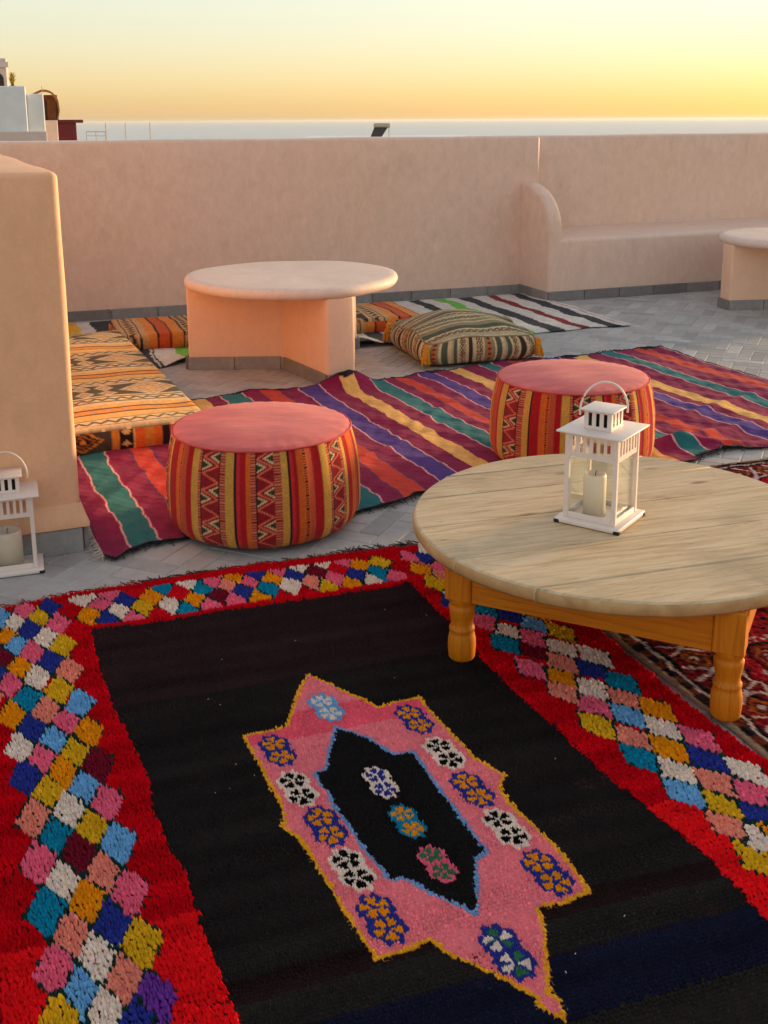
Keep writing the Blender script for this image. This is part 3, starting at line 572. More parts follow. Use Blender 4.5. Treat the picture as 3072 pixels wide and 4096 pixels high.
# ================================================================== flat-woven cloths on the floor
def cloth_sheet(name, P2, Zt, colfun_colors, parent, th=0.004, mat='cloth'):
    nu, nv = Zt.shape; V = np.concatenate([P2, Zt[..., None]], -1).reshape(-1, 3)
    Q = grid_quads(nu, nv)
    # thin edge skirt so that the cloth has thickness
    loop = np.concatenate([np.arange(nu)*nv, (nu-1)*nv+np.arange(1, nv), np.arange(nu-2, -1, -1)*nv+nv-1, np.arange(nv-2, 0, -1)])
    low = V[loop].copy(); low[:, 2] = np.maximum(low[:, 2]-th, 0.0002); b = len(V); n = len(loop)
    k = np.arange(n); q2 = np.stack([loop[k], b+k, b+(k+1) % n, loop[(k+1) % n]], -1)
    col = colfun_colors.reshape(-1, 3)
    return link(name, me_np(name, np.concatenate([V, low]), np.concatenate([Q, q2]), np.concatenate([col, col[loop]])), mat, parent)
STR = dict(m=lin(130, 2, 62), t=lin(32, 104, 106), o=lin(196, 58, 42), p=lin(78, 48, 124), y=lin(224, 168, 92), k=lin(26, 20, 30), w=lin(214, 152, 150))
KS = [(0.0, 'm'), (0.535, 't'), (0.63, 'm'), (0.722, 'o'), (0.805, 'm'), (0.89, 'p'), (0.98, 'm'), (1.125, 'y'), (1.20, 'm'), (1.275, 't'), (1.385, 'm'), (1.465, 'o'), (1.56, 'm'), (1.645, 'p'), (1.742, 'm'), (1.83, 'y'), (1.905, 'm'), (1.99, 't'), (2.09, 'm'), (2.15, 'o'), (2.215, 'm'), (2.285, 'p'), (2.375, 'm'), (2.47, 'y'), (2.55, 'm'), (2.655, 't'), (2.744, 'm'), (2.83, 'o'), (2.915, 'm'), (3.05, 'p'), (3.14, 'm'), (3.20, 'y'), (3.278, 'm'), (3.405, 't'), (3.495, 'm'), (3.61, 'o'), (3.705, 'm'), (3.772, 'k')]
def stripes(sv, tab, pal):
    b = np.array([x for x, _ in tab]); i = np.clip(np.searchsorted(b, sv, 'right')-1, 0, len(tab)-1); cols = np.array([pal[c] for _, c in tab]); return cols[i], i, b
ns, nt = 960, 200
sv = np.linspace(0.45, 3.79, ns); tv_ = np.linspace(0, 1, nt); Sg, Fg = np.meshgrid(sv, tv_, indexing='ij')
far = np.interp(Sg, KIL_FAR[:, 0], KIL_FAR[:, 1])+0.006*np.sin(Sg*40)+0.004*np.sin(Sg*97); near = np.interp(Sg, KIL_NEAR[:, 0], KIL_NEAR[:, 1])+0.007*np.sin(Sg*33+1)+0.004*np.sin(Sg*88)
Tg = near+(far-near)*Fg
Sw = Sg+0.006*wob(Sg*0.6, Tg, 5.0, 2.0)+0.0035*wob(Sg, Tg, 18.0, 5.0)
XY = Sw[..., None]*EK+Tg[..., None]*NK
Zk = 0.010+0.008*np.clip(wob(Sg, Tg*0.55, 9.0, 3.0), -0.6, 1)+0.0035*wob(Sg, Tg, 38.0, 7.0)
for (s0, t0, ds, dt, a, h, wd2) in ((1.55, 3.6, 0.5, 0.25, 0.5, 0.012, 0.03), (2.8, 3.25, 0.35, 0.12, 0.2, 0.028, 0.035), (0.62, 3.6, 0.22, 0.3, 1.0, 0.013, 0.03), (3.2, 3.6, 0.5, 0.2, 0.3, 0.012, 0.04), (2.0, 4.0, 0.4, 0.2, 0.7, 0.010, 0.03), (2.75, 3.2, 0.25, 0.1, -0.4, 0.022, 0.03)):
    ca, sa = math.cos(a), math.sin(a); q = (Sg-s0)*ca+(Tg-t0)*sa; r_ = -(Sg-s0)*sa+(Tg-t0)*ca
    Zk += h*np.exp(-(r_/wd2)**2)*np.exp(-(q/ds)**2)
edgef = np.minimum(far-Tg, Tg-near); Zk += 0.010*np.exp(-(edgef/0.02)**2)*(0.6+0.4*np.sin(Sg*14)); Zk += 0.075*np.exp(-((Sg-1.88)/0.11)**2)*np.clip((Tg-4.50)/0.15, 0, 1)**1.5; Zk = np.maximum(Zk, 0.006)
se = Sg+0.0025*np.sin(Tg*23+Sg*9)+0.0015*np.sin(Tg*61)
Ck, ik, bb = stripes(se, KS, STR)
dn = np.min(np.abs(se[..., None]-np.array([x for (x, c), (_, pc) in zip(KS[1:], KS[:-1]) if c in 'tpk' or pc in 'tp'])), -1)
Ck[dn < 0.0036] = STR['w']
ob = np.min(np.abs(se[..., None]-np.array([x for (x, c), (_, pc) in zip(KS[1:], KS[:-1]) if c == 'o' or pc == 'o'])), -1); Ck[ob < 0.004] = np.array(lin(96, 40, 84))
Ck[edgef < 0.012+0.02*np.clip(np.sin(Sg*31)*np.sin(Sg*7.3), 0, 1)] = STR['k']
Ck = Ck*(1+0.10*wob(Sg*14, Tg*3, 5.0, 4.0)[..., None])*(1+0.05*rng.normal(0, 1, Sg.shape)[..., None])
kilim = empty('striped_kilim'); tag(kilim, 'magenta, teal, purple and orange striped flat-woven rug under the poufs', 'rug')
cloth_sheet('woven_cloth', XY, Zk, np.clip(Ck, 0.001, 1), kilim)
S_ = [kil(0.452, t) for t in np.arange(3.03, 3.62, 0.0075)]
V, Q, CC = strands(S_, [-EK+NK*random.gauss(-0.5, 0.35) for _ in S_], [random.uniform(0.03, 0.055) for _ in S_], [np.array(lin(206, 186, 170))*random.uniform(0.75, 1.1) for _ in S_], 0.0024, 0.9, 0.012)
link('fringe', me_np('kilim_fringe', V, Q, CC), 'cloth', kilim)['kind'] = 'stuff'

S_, D_, L_ = [], [], []
for s_ in np.arange(0.48, 3.78, 0.022):
    s_ += random.uniform(-0.01, 0.01); tf = np.interp(s_, KIL_FAR[:, 0], KIL_FAR[:, 1]); tn = np.interp(s_, KIL_NEAR[:, 0], KIL_NEAR[:, 1])
    if not 1.6 < s_ < 2.1: S_.append(kil(s_, tf-0.004)); D_.append(NK+EK*random.gauss(0, 0.9)); L_.append(random.uniform(0.012, 0.035))
    S_.append(kil(s_, tn+0.004)); D_.append(-NK+EK*random.gauss(0, 0.9)); L_.append(random.uniform(0.012, 0.035))
V, Q, CC = strands(S_, D_, L_, [np.array(lin(30, 24, 32))*random.uniform(0.7, 1.3) for _ in S_], 0.0018, 0.9, 0.012)
link('loose_threads', me_np('kilim_threads', V, Q, CC), 'cloth', kilim)['kind'] = 'stuff'
# white, black, red and green striped rug along the wall
WS_ = dict(w=lin(206, 198, 188), k=lin(50, 50, 54), r=lin(128, 22, 28), g=lin(106, 178, 62), y=lin(222, 168, 40), q=lin(196, 112, 108))
WT = [(0.0, 'k'), (0.42, 'y'), (0.50, 'w'), (0.585, 'k'), (0.70, 'k'), (0.79, 'w'), (0.80, 'k'), (0.812, 'w'), (0.93, 'g'), (1.02, 'w'), (1.12, 'k'), (1.22, 'w'), (1.32, 'r'), (1.39, 'w'), (1.5, 'k'), (1.6, 'w'), (1.7, 'y'), (1.78, 'w'), (1.9, 'k'), (2.0, 'w'), (2.06, 'k'), (2.16, 'w'), (2.26, 'y'), (2.36, 'w'), (2.5, 'r'), (2.58, 'w'), (2.75, 'k'), (2.838, 'w'), (2.944, 'g'), (3.033, 'w'), (3.125, 'k'), (3.225, 'w'), (3.34, 'r'), (3.405, 'w'), (3.525, 'k'), (3.615, 'w'), (3.662, 'q'), (3.674, 'w')]
sv = np.linspace(0.30, 3.70, 430); tv_ = np.linspace(5.62, 6.97, 150); Sg, Tg = np.meshgrid(sv, tv_, indexing='ij')
Tg2 = Tg+(0.02*np.sin(Sg*6)+0.014*np.sin(Sg*17))*np.clip((6.3-Tg)/0.6, 0, 1)-0.10*np.exp(-((Sg-0.80)/0.10)**2)*np.clip((6.0-Tg)/0.4, 0, 1)
Sw = Sg+0.012*wob(Sg, Tg, 6.0, 2.2)
XY = Sw[..., None]*EW+Tg2[..., None]*NW
Zw = 0.006+0.004*np.clip(wob(Sg, Tg, 11, 0.4), -0.8, 1)+0.030*np.clip((5.95-Tg)/0.33, 0, 1)*(0.5+0.5*np.sin(Sg*13+1.0))*np.clip((2.4-Sg)/0.4, 0, 1)+0.004
Cw, _, _ = stripes(Sg+0.008*np.sin(Tg*19+Sg*5)+0.005*wob(Sg, Tg, 45.0, 2.0), WT, WS_)
Cw = Cw*(1+0.08*wob(Sg*9, Tg*3, 6, 1.0)[..., None])*(1+0.06*rng.normal(0, 1, Sg.shape)[..., None])
wkl = empty('striped_kilim'); tag(wkl, 'white, black, red and green striped rug along the parapet wall', 'rug')
cloth_sheet('woven_cloth', XY, np.maximum(Zw, 0.0055), np.clip(Cw, 0.001, 1), wkl)

# dark red oriental rug under the right side of the wooden table
e1 = (RED_P[1]-RED_P[0]); l1 = np.hypot(*e1); e1 /= l1; e2_ = (RED_P[3]-RED_P[0]); l2 = np.hypot(*e2_); e2_ /= l2
a_ = np.linspace(0, l1*0.72, 270); b_ = np.linspace(0, l2, 380); A0g, B0g = np.meshgrid(a_, b_, indexing='ij')
Ag = A0g+0.010*wob(A0g, B0g, 26, 1.0)*np.clip(A0g/0.05, 0, 1)+0.005*wob(A0g, B0g, 70, 3.0)*np.clip(A0g/0.05, 0, 1); Bg = B0g+0.010*wob(A0g, B0g, 24, 4.0)*np.clip(B0g/0.05, 0, 1)+0.005*wob(A0g, B0g, 66, 6.0)*np.clip(B0g/0.05, 0, 1)
d = np.minimum(Ag, Bg); along = np.where(Ag < Bg, Bg, Ag)
pal = dict(m=lin(112, 14, 26), c=lin(158, 16, 34), k=lin(26, 16, 20), w=lin(190, 168, 160), o=lin(150, 70, 30), b=lin(96, 40, 28), e=lin(140, 118, 96))
Cr = np.tile(np.array(pal['c']), (*d.shape, 1))
def put(mask, c): Cr[mask] = pal[c]
wv = 0.006*np.sin(along*70)+0.004*np.sin(along*31)
put(d < 0.185, 'm'); put(d < 0.06, 'k'); put((d < 0.036) & (np.sin(along*95) > 0.2) & (d > 0.016), 'b'); put(d < 0.012, 'e')
put(np.abs(d-0.042-wv*0.6) < 0.004, 'w'); put(np.abs(d-0.056) < 0.004, 'k')
cell = (along/0.115) % 1.0-0.5; q = np.abs(cell)*0.115; rr_ = np.abs(d-0.118)
put((rr_ < 0.05) & (q+rr_ < 0.052), 'k'); put((q+rr_ < 0.044) & (q+rr_ > 0.030), 'o'); put((q+rr_ < 0.026), 'b'); put((q+rr_ < 0.012), 'w')
put((np.abs(q*0.9-0.05+rr_*0.5) < 0.005) & (d > 0.065) & (d < 0.175), 'w')
put(np.abs(d-0.178-wv) < 0.0045, 'w'); put(np.abs(d-0.19-wv) < 0.0045, 'k')
ca_ = ((Ag+0.05)/0.24 % 1.0-0.5)*0.24; cb_ = ((Bg+0.08)/0.30 % 1.0-0.5)*0.30; oc = np.maximum(np.maximum(np.abs(ca_), np.abs(cb_)*0.85), (np.abs(ca_)+np.abs(cb_)*0.85)*0.72); fld = d > 0.20
zz = 0.006*np.sign(np.sin(ca_*260))
put(fld & (np.abs(oc-0.082+zz) < 0.0035), 'w'); put(fld & (oc < 0.070), 'k'); put(fld & (oc < 0.062), 'm'); put(fld & (np.abs(oc-0.045) < 0.006), 'o'); put(fld & (oc < 0.030) & (np.sin(ca_*240)*np.sin(cb_*210) > 0), 'w'); put(fld & (oc < 0.012), 'o')
put(fld & (oc > 0.104) & (np.sin(Ag*150)*np.sin(Bg*120) > 0.55), 'k')
Cr = Cr*(1+0.12*wob(Ag, Bg, 60, 2)[..., None])*(1+0.12*rng.normal(0, 1, d.shape)[..., None])
XY = RED_P[0]+A0g[..., None]*e1+B0g[..., None]*e2_+(0.006*wob(A0g, B0g, 7, 1.0))[..., None]
Zr = 0.0075+0.0025*wob(Ag, Bg, 12, 0.5)+0.0012*rng.normal(0, 1, d.shape)
redrug = empty('oriental_rug'); tag(redrug, 'dark red patterned oriental rug under the right side of the wooden table', 'rug')
cloth_sheet('woven_pile', XY, np.maximum(Zr, 0.006), np.clip(Cr, 0.001, 1), redrug, 0.005, 'wool')

# ================================================================== floor mattresses in kilim cloth
def kilim_colors(S, Wc, pal, per=0.64, ph=0.0):
    """bands along S (m), width coordinate Wc (m)"""
    q = (S+ph) % per; C = np.tile(np.array(pal['c']), (*S.shape, 1))
    def put(mk, c): C[mk] = pal[c]
    put((q > 0.10) & (q < 0.165), 'y'); put((q > 0.165) & (q < 0.25), 'o'); put((q > 0.25) & (q < 0.30), 'y'); put((q > 0.30) & (q < 0.33), 'c')
    put(np.abs(q-0.172) < 0.0052, 'k'); put(np.abs(q-0.240) < 0.0052, 'k')
    for z0 in (0.062, 0.372):
        zig = z0+0.016*(2*np.abs((Wc/0.055) % 1.0-0.5)*2-1); put(np.abs(q-z0) < 0.034, 'c'); put(np.abs(q-zig) < 0.011, 'g'); put(np.abs(q-z0) > 0.034-0.0 if False else (np.abs(np.abs(q-z0)-0.036) < 0.005), 'g')
    bandm = (q > 0.415) | (q < 0.022); t = np.where(q < 0.1, q+per, q)-0.415; bw = per+0.022-0.415; x = t/bw-0.5
    put(bandm, 'g')
    big = (Wc/0.46) % 1.0; bigm = big < 0.58; xb = (big/0.58-0.5)
    rb = np.abs(x)*1.0+np.abs(xb)*1.0
    mk = bandm & bigm
    put(mk & (rb < 0.49), 'c'); put(mk & (rb < 0.43), 'b'); put(mk & (rb < 0.43) & (np.sin(x*46)*np.sin(xb*52) > 0.0), 'c'); put(mk & (rb < 0.14), 'y')
    sm = bandm & ~bigm; xs = (big-0.58)/0.42; rs = np.abs(np.abs(x)-0.23)*1.9+np.abs((xs*2) % 1.0-0.5); put(sm & (rs < 0.44), 'c'); put(sm & (rs < 0.28), 'b'); put(sm & (rs < 0.12), 'c')
    put(bandm & (np.abs(np.abs(x)-0.46) < 0.035), 'c')
    return C
MP1 = dict(c=lin(230, 198, 148), y=lin(234, 184, 104), o=lin(226, 152, 82), k=lin(64, 46, 38), g=lin(98, 90, 68), b=lin(190, 150, 102))
MP2 = dict(c=lin(196, 152, 104), y=lin(214, 128, 56), o=lin(196, 82, 40), k=lin(40, 28, 28), g=lin(56, 48, 42), b=lin(150, 100, 58))
def mattress(name, origin, ang, length, width, h, z, label, pal, ph, side, per_=0.64):
    """length runs along +x of the thing, width along +y"""
    t = empty(name, (*origin, z), ang); tag(t, label, 'mattress')
    nx, ny = int(length/0.0065), int(width/0.0065); r = 0.022
    x = np.linspace(0, length, nx); y = np.linspace(0, width, ny); Xg, Yg = np.meshgrid(x, y, indexing='ij')
    dx = np.minimum(Xg, length-Xg); dy = np.minimum(Yg, width-Yg); d_ = np.minimum(dx, dy)
    Z = h-np.where(d_ < r, r-np.sqrt(np.maximum(r*r-(r-d_)**2, 0)), 0)+0.006*wob(Xg, Yg, 8, 1.5)*np.clip(d_/0.05, 0, 1)+0.010*np.clip(d_/0.2, 0, 1)
    C_ = kilim_colors(Xg, Yg, pal, per_, ph)
    C_ = np.clip(C_*(1+0.07*wob(Xg*4, Yg*14, 8, 2)[..., None])*(1+0.07*rng.normal(0, 1, Xg.shape)[..., None]), 0.001, 1)
    V = np.stack([Xg+0.004*wob(Xg, Yg, 14, 4), Yg, Z], -1).reshape(-1, 3)
    link('top_cover', me_np('mattress_top', V, grid_quads(nx, ny), C_.reshape(-1, 3)), 'cloth', t)
    # side band around the four sides
    per = 2*(length+width); n = int(per/0.0075); m = 12; u = np.linspace(0, per, n, endpoint=False)
    def xy(u):
        if u < width: return 0, u, -1, 0
        u -= width
        if u < length: return u, width, 0, 1
        u -= length
        if u < width: return length, width-u, 1, 0
        return length-(u-width), 0, 0, -1
    P = np.array([xy(a) for a in u]); zz = np.linspace(0, h-r+0.004, m); Ug, Zg = np.meshgrid(u, zz, indexing='ij')
    bulge = 0.012*np.sin(np.pi*Zg/(h-0.01))+0.003*wob(Ug, Zg, 16, 3); V = np.stack([P[:, 0][:, None]+P[:, 2][:, None]*bulge, P[:, 1][:, None]+P[:, 3][:, None]*bulge, Zg], -1).reshape(-1, 3)
    Cs = side(Ug, Zg/h); Cs = np.clip(Cs*(1+0.08*rng.normal(0, 1, Ug.shape)[..., None]), 0.001, 1)
    link('side_band', me_np('mattress_side', V, grid_quads(n, m, True), Cs.reshape(-1, 3)), 'cloth', t); return t
SB = dict(g=lin(74, 62, 54), r=lin(150, 84, 44), y=lin(206, 128, 48), k=lin(34, 24, 28), o=lin(214, 98, 36), x=lin(204, 72, 40), c=lin(216, 172, 110))
def side1(U, Zz):
    u = U % 0.62                    # runs from the right corner of the front towards the pillar
    tab = [(0.0, 'y'), (0.085, 'k'), (0.112, 'x'), (0.165, 'k'), (0.192, 'o'), (0.225, 'y'), (0.26, 'o'), (0.295, 'c'), (0.305, 'k'), (0.355, 'y'), (0.385, 'g')]
    C, i, b = stripes(u, tab, SB); mt = (u > 0.305) & (u < 0.355); C[mt & (np.abs((u-0.33)*14)+np.abs((Zz*2) % 1-0.5) < 0.3)] = SB['c']
    dm = (u > 0.39) & (u < 0.60); rr = np.abs((u-0.495)*9.0)+np.abs(Zz-0.5)*1.5; C[dm & (rr < 0.72)] = SB['y']; C[dm & (rr < 0.58)] = SB['k']; C[dm & (rr < 0.44)] = SB['r']; C[dm & (rr < 0.3)] = SB['k']; C[dm & (rr < 0.16)] = SB['y']
    return C
mattress('floor_mattress', (-0.695, 4.142), rad(113.4), 1.98, 0.60, 0.098, 0.012, 'yellow striped kilim floor mattress beside the orange partition block', MP1, 0.0, side1)
def side2(U, Zz): return kilim_colors(U, Zz*0.4, MP2, 0.64, 0.0)
m2o = wk(2.46, 6.53)
mattress('floor_mattress', tuple(m2o), rad(20.2+180), 1.80, 0.56, 0.085, 0.012, 'orange and black kilim floor mattress behind the round plaster table', MP2, 0.08, side2, 0.72)

# ================================================================== poufs
PP = dict(g=lin(206, 150, 66), k=lin(40, 22, 26), r=lin(176, 22, 28), o=lin(212, 96, 34), u=lin(188, 78, 50), d=lin(206, 118, 82), z=lin(146, 28, 34), s=lin(222, 106, 78), c=lin(214, 180, 132), e=lin(62, 58, 40), p=lin(200, 44, 52))
PT = [(-1.57, 'g'), (-1.50, 'z'), (-1.25, 'd'), (-1.17, 'g'), (-1.07, 'k'), (-1.05, 'r'), (-0.94, 'o'), (-0.86, 'D'), (-0.815, 'u'), (-0.74, 'r'), (-0.669, 'g'), (-0.578, 'd'), (-0.532, 'Z'), (-0.325, 'd'), (-0.263, 'g'), (-0.181, 'k'), (-0.154, 'p'), (-0.11, 'r'), (-0.06, 'o'), (-0.007, 'd'), (0.04, 'Z'), (0.228, 'd'), (0.291, 'g'), (0.374, 'k'), (0.397, 'p'), (0.43, 'r'), (0.47, 'o'), (0.53, 'D'), (0.586, 'u'), (0.652, 'r'), (0.739, 'g'), (0.834, 'd'), (0.875, 'Z'), (1.036, 'd'), (1.08, 'g'), (1.15, 'k'), (1.17, 'r'), (1.24, 'o'), (1.32, 'D'), (1.37, 'u'), (1.44, 'r'), (1.51, 'g')]
def pouf_colors(th, h):
    a = (th+math.pi/2) % math.pi-math.pi/2; b = np.array([x for x, _ in PT]); i = np.clip(np.searchsorted(b, a, 'right')-1, 0, len(PT)-1)
    kinds = np.array([c for _, c in PT]); nxt = np.append(b[1:], math.pi/2); f = (a-b[i])/(nxt[i]-b[i]); kk = kinds[i]
    C = np.zeros((*th.shape, 3))
    for c in 'gkrouzsp': C[kk == c] = PP[c]
    C[kk == 'd'] = PP['d']; C[(kk == 'd') & ((h*150) % 1.0 < 0.45)] = PP['z']
    C[kk == 'D'] = PP['o']; C[(kk == 'D') & ((h*120) % 1.0 < 0.55) & (np.abs(f-0.5) < 0.3)] = PP['k']
    zk = (kk == 'Z') | (kk == 'z'); per = 0.050; q = (h/per) % 1.0; tri = np.abs(q-0.5)*2; C[zk] = PP['z']
    C[zk & (np.abs(f-0.08-0.84*tri) < 0.10)] = PP['s']
    alt = (np.floor(h/per+0.5) % 2) < 1
    inn = zk & (f < 0.80*tri-0.20+0.0) & alt; C[inn] = PP['c']; C[zk & (f < 0.80*tri-0.40) & alt] = PP['e']
    alt2 = (np.floor(h/per) % 2) < 1; inn2 = zk & ((1-f) < 0.80*(1-tri)-0.20) & alt2; C[inn2] = PP['c']; C[zk & ((1-f) < 0.80*(1-tri)-0.40) & alt2] = PP['e']
    dia = zk & (np.abs(f-0.5)*1.6+np.abs(q-0.25)*5 < 0.0); C[dia] = PP['k']
    C[zk & ((f < 0.05) | (f > 0.95))] = PP['k']
    return C
def pouf_parts():
    nth = 520; zr_ = [(0.240, 0.0), (0.262, 0.003)] + [(0.262+0.042*math.sin(a), 0.004+0.070*(1-math.cos(a))) for a in np.linspace(0.2, math.pi/2, 14)] + [(0.304-0.027*(t_**2.8), 0.074+0.230*t_) for t_ in np.linspace(0.05, 1.0, 36)]
    P = np.array(zr_); arc = np.r_[0, np.cumsum(np.hypot(*np.diff(P, axis=0).T))]; m = 92; aa = np.linspace(0, arc[-1], m); r = np.interp(aa, arc, P[:, 0]); z = np.interp(aa, arc, P[:, 1])
    th = np.linspace(0, 2*math.pi, nth, endpoint=False); Tg, Rg = np.meshgrid(th, r, indexing='ij'); Zg = np.tile(z, (nth, 1)); Ag = np.tile(aa, (nth, 1))
    Rg = Rg*(1+0.006*np.sin(3*Tg+1)+0.004*np.sin(7*Tg))+0.002*np.cos(Tg*24)
    V = np.stack([Rg*np.cos(Tg), Rg*np.sin(Tg), Zg], -1).reshape(-1, 3)
    C = np.clip(pouf_colors((Tg+math.pi/2) % (2*math.pi), Ag)*(1+0.07*rng.normal(0, 1, Tg.shape)[..., None]), 0.001, 1)
    side = me_np('pouf_side', V, grid_quads(nth, m, True), C.reshape(-1, 3)); side.materials.append(M['cloth'])
    nr = 26; rr = np.linspace(0.279, 0.001, nr); zt = 0.304+0.006*np.sin(np.clip((0.279-rr)/0.01, 0, 1)*math.pi/2)+0.026*(1-(rr/0.279)**2.3)
    n2 = 120; th = np.linspace(0, 2*math.pi, n2, endpoint=False); Tg, Rg = np.meshgrid(th, rr, indexing='ij'); Zg = np.tile(zt, (n2, 1))+0.004*wob(Rg*np.cos(Tg), Rg*np.sin(Tg), 9, 1)*(1-(Rg/0.28)**4)-0.008*np.exp(-((Rg*np.cos(Tg)-0.03)**2+(Rg*np.sin(Tg)+0.04)**2)/0.012)+0.0015*np.sin(Tg*34)*(Rg/0.28)**10
    V = np.stack([Rg*np.cos(Tg)*(1+0.006*np.sin(3*Tg+1)), Rg*np.sin(Tg)*(1+0.006*np.sin(3*Tg+1)), Zg], -1).reshape(-1, 3)
    c0 = np.array(lin(206, 92, 90)); Ct = c0*(1+0.12*wob(Rg*np.cos(Tg), Rg*np.sin(Tg)*4, 12, 3)[..., None]+0.10*wob(Rg*np.cos(Tg)*2, Rg*np.sin(Tg)*9, 14, 5)[..., None])
    top = me_np('pouf_top', V, grid_quads(n2, nr, True), np.clip(Ct, 0, 1).reshape(-1, 3)); top.materials.append(M['velvet'])
    seam = tube_me('pouf_seam', [(0.2785*(1+0.006*math.sin(3*a+1))*math.cos(a), 0.2785*(1+0.006*math.sin(3*a+1))*math.sin(a), 0.3055) for a in np.linspace(0, 2*math.pi, 96, endpoint=False)], 0.0028, 6, True); seam.materials.append(flat('seam_cord', lin(196, 74, 72), 0.9))
    return side, top, seam
ps, pt_, psm = pouf_parts()
for loc, rz, z, lab in (((-0.385, 3.262), 0.0, 0.0, 'round pouf in the left foreground with red striped side and coral top'), ((0.702, 3.90), rad(21), 0.0, 'round coral-topped pouf behind the lantern table, standing on the striped rug')):
    t = empty('pouf', (*loc, 0.012), rz); tag(t, lab, 'pouf', 'red striped poufs')
    link('side_cover', ps, None, t); link('top_cushion', pt_, None, t); link('seam', psm, None, t)

# ================================================================== tasselled floor cushion
CP = dict(a=lin(142, 126, 94), b=lin(92, 86, 66), c=lin(204, 180, 140), d=lin(116, 84, 60), o=lin(196, 92, 52), g=lin(76, 86, 68), k=lin(60, 48, 42), l=lin(172, 158, 124))
cush = empty('floor_cushion', (0.42, 5.80, 0.012), rad(17)); tag(cush, 'olive striped floor cushion with yellow tassels behind the right pouf', 'cushion')
a0, b0, H0 = 0.335, 0.35, 0.138
nph, m = 420, 30; ph = np.linspace(0, 2*math.pi, nph, endpoint=False)
ex = 5.5; rs = (np.abs(np.cos(ph)/a0)**ex+np.abs(np.sin(ph)/b0)**ex)**(-1/ex)
sx = np.concatenate([np.stack([rs*np.cos(ph), rs*np.sin(ph)], -1)]); seg = np.hypot(*(np.roll(sx, -1, 0)-sx).T); arc = np.r_[0, np.cumsum(seg)[:-1]]
hh = np.linspace(0, 1, m); Pg, Hg = np.meshgrid(np.arange(nph), hh, indexing='ij'); puff = 1-0.10*(1-np.sin(np.pi*np.clip(Hg, 0.0, 1.0))**0.6)-0.05*(Hg < 0.02)
wr = 1+0.012*np.sin(arc[Pg]*60)*np.sin(np.pi*Hg)+0.010*np.sin(arc[Pg]*23+1)
crn = np.abs(np.sin(2*ph))**7; HZ = H0*(1+0.05*np.sin(arc*15)+0.04*np.sin(arc*9+1)-0.20*crn); KR = 1+0.035*crn
wr = wr*KR[Pg]
V = np.stack([sx[Pg, 0]*puff*wr, sx[Pg, 1]*puff*wr, 0.004+Hg*HZ[Pg]], -1).reshape(-1, 3)
ua = arc[Pg] % 0.30; tabc = [(0, 'c'), (0.018, 'd'), (0.055, 'c'), (0.068, 'a'), (0.085, 'o'), (0.10, 'a'), (0.118, 'c'), (0.13, 'g'), (0.165, 'c'), (0.18, 'l'), (0.195, 'g'), (0.215, 'c'), (0.228, 'd'), (0.262, 'c'), (0.275, 'k')]
Cc, _, _ = stripes(ua, tabc, CP); mk = ((ua > 0.018) & (ua < 0.055)) | ((ua > 0.228) & (ua < 0.262)); Cc[mk & (np.sin(Hg*42)*np.sin(ua*420) > 0.25)] = CP['c']; mk = (ua > 0.085) & (ua < 0.10); Cc[mk & ((Hg*24) % 1 < 0.35)] = CP['k']
Cc = np.clip(Cc*(1+0.1*rng.normal(0, 1, ua.shape)[..., None]), 0.001, 1)
link('side_band', me_np('cushion_side', V, grid_quads(nph, m, True), Cc.reshape(-1, 3)), 'cloth', cush)
nr = 60; fr = np.linspace(1.0, 0.0, nr); Pg, Fg = np.meshgrid(np.arange(nph), fr, indexing='ij'); sq = 0.9+0.0*Fg
xx = sx[Pg, 0]*Fg*0.905*KR[Pg]*(1+0.010*np.sin(arc[Pg]*23+1)*Fg**6); yy = sx[Pg, 1]*Fg*0.905*KR[Pg]*(1+0.010*np.sin(arc[Pg]*23+1)*Fg**6)
zz = 0.004+H0+(HZ[Pg]-H0)*Fg**3+0.078*(1-Fg**1.9)+0.008*wob(xx, yy, 9, 2)*(1-Fg**3)+0.006*np.sin(arc[Pg]*19)*Fg**3*(1-Fg)*4
ub = (yy+0.4) % 0.22; tabt = [(0, 'c'), (0.012, 'a'), (0.04, 'c'), (0.05, 'b'), (0.085, 'c'), (0.095, 'l'), (0.12, 'd'), (0.145, 'c'), (0.155, 'g'), (0.19, 'a')]
Ct, _, _ = stripes(ub, tabt, CP); mk = ((ub > 0.05) & (ub < 0.085)) | ((ub > 0.12) & (ub < 0.145)); Ct[mk & (np.sin(xx*170)*np.sin(yy*260) > 0.3)] = CP['l']
Ct = np.clip(Ct*(1+0.1*rng.normal(0, 1, ub.shape)[..., None]), 0.001, 1)
link('top_panel', me_np('cushion_top', np.stack([xx, yy, zz], -1).reshape(-1, 3), grid_quads(nph, nr, True), Ct.reshape(-1, 3)), 'cloth', cush)
pip = [(sx[k, 0]*0.908*KR[k], sx[k, 1]*0.908*KR[k], 0.004+HZ[k]) for k in range(0, nph, 3)]
link('piping', tube_me('cushion_piping', pip, 0.005, 6, True), None, cush).data.materials.append(flat('piping_cord', lin(150, 128, 92), 0.95))
tm = flat('tassel_yarn', lin(206, 140, 34), 0.95, 0.2, 90)
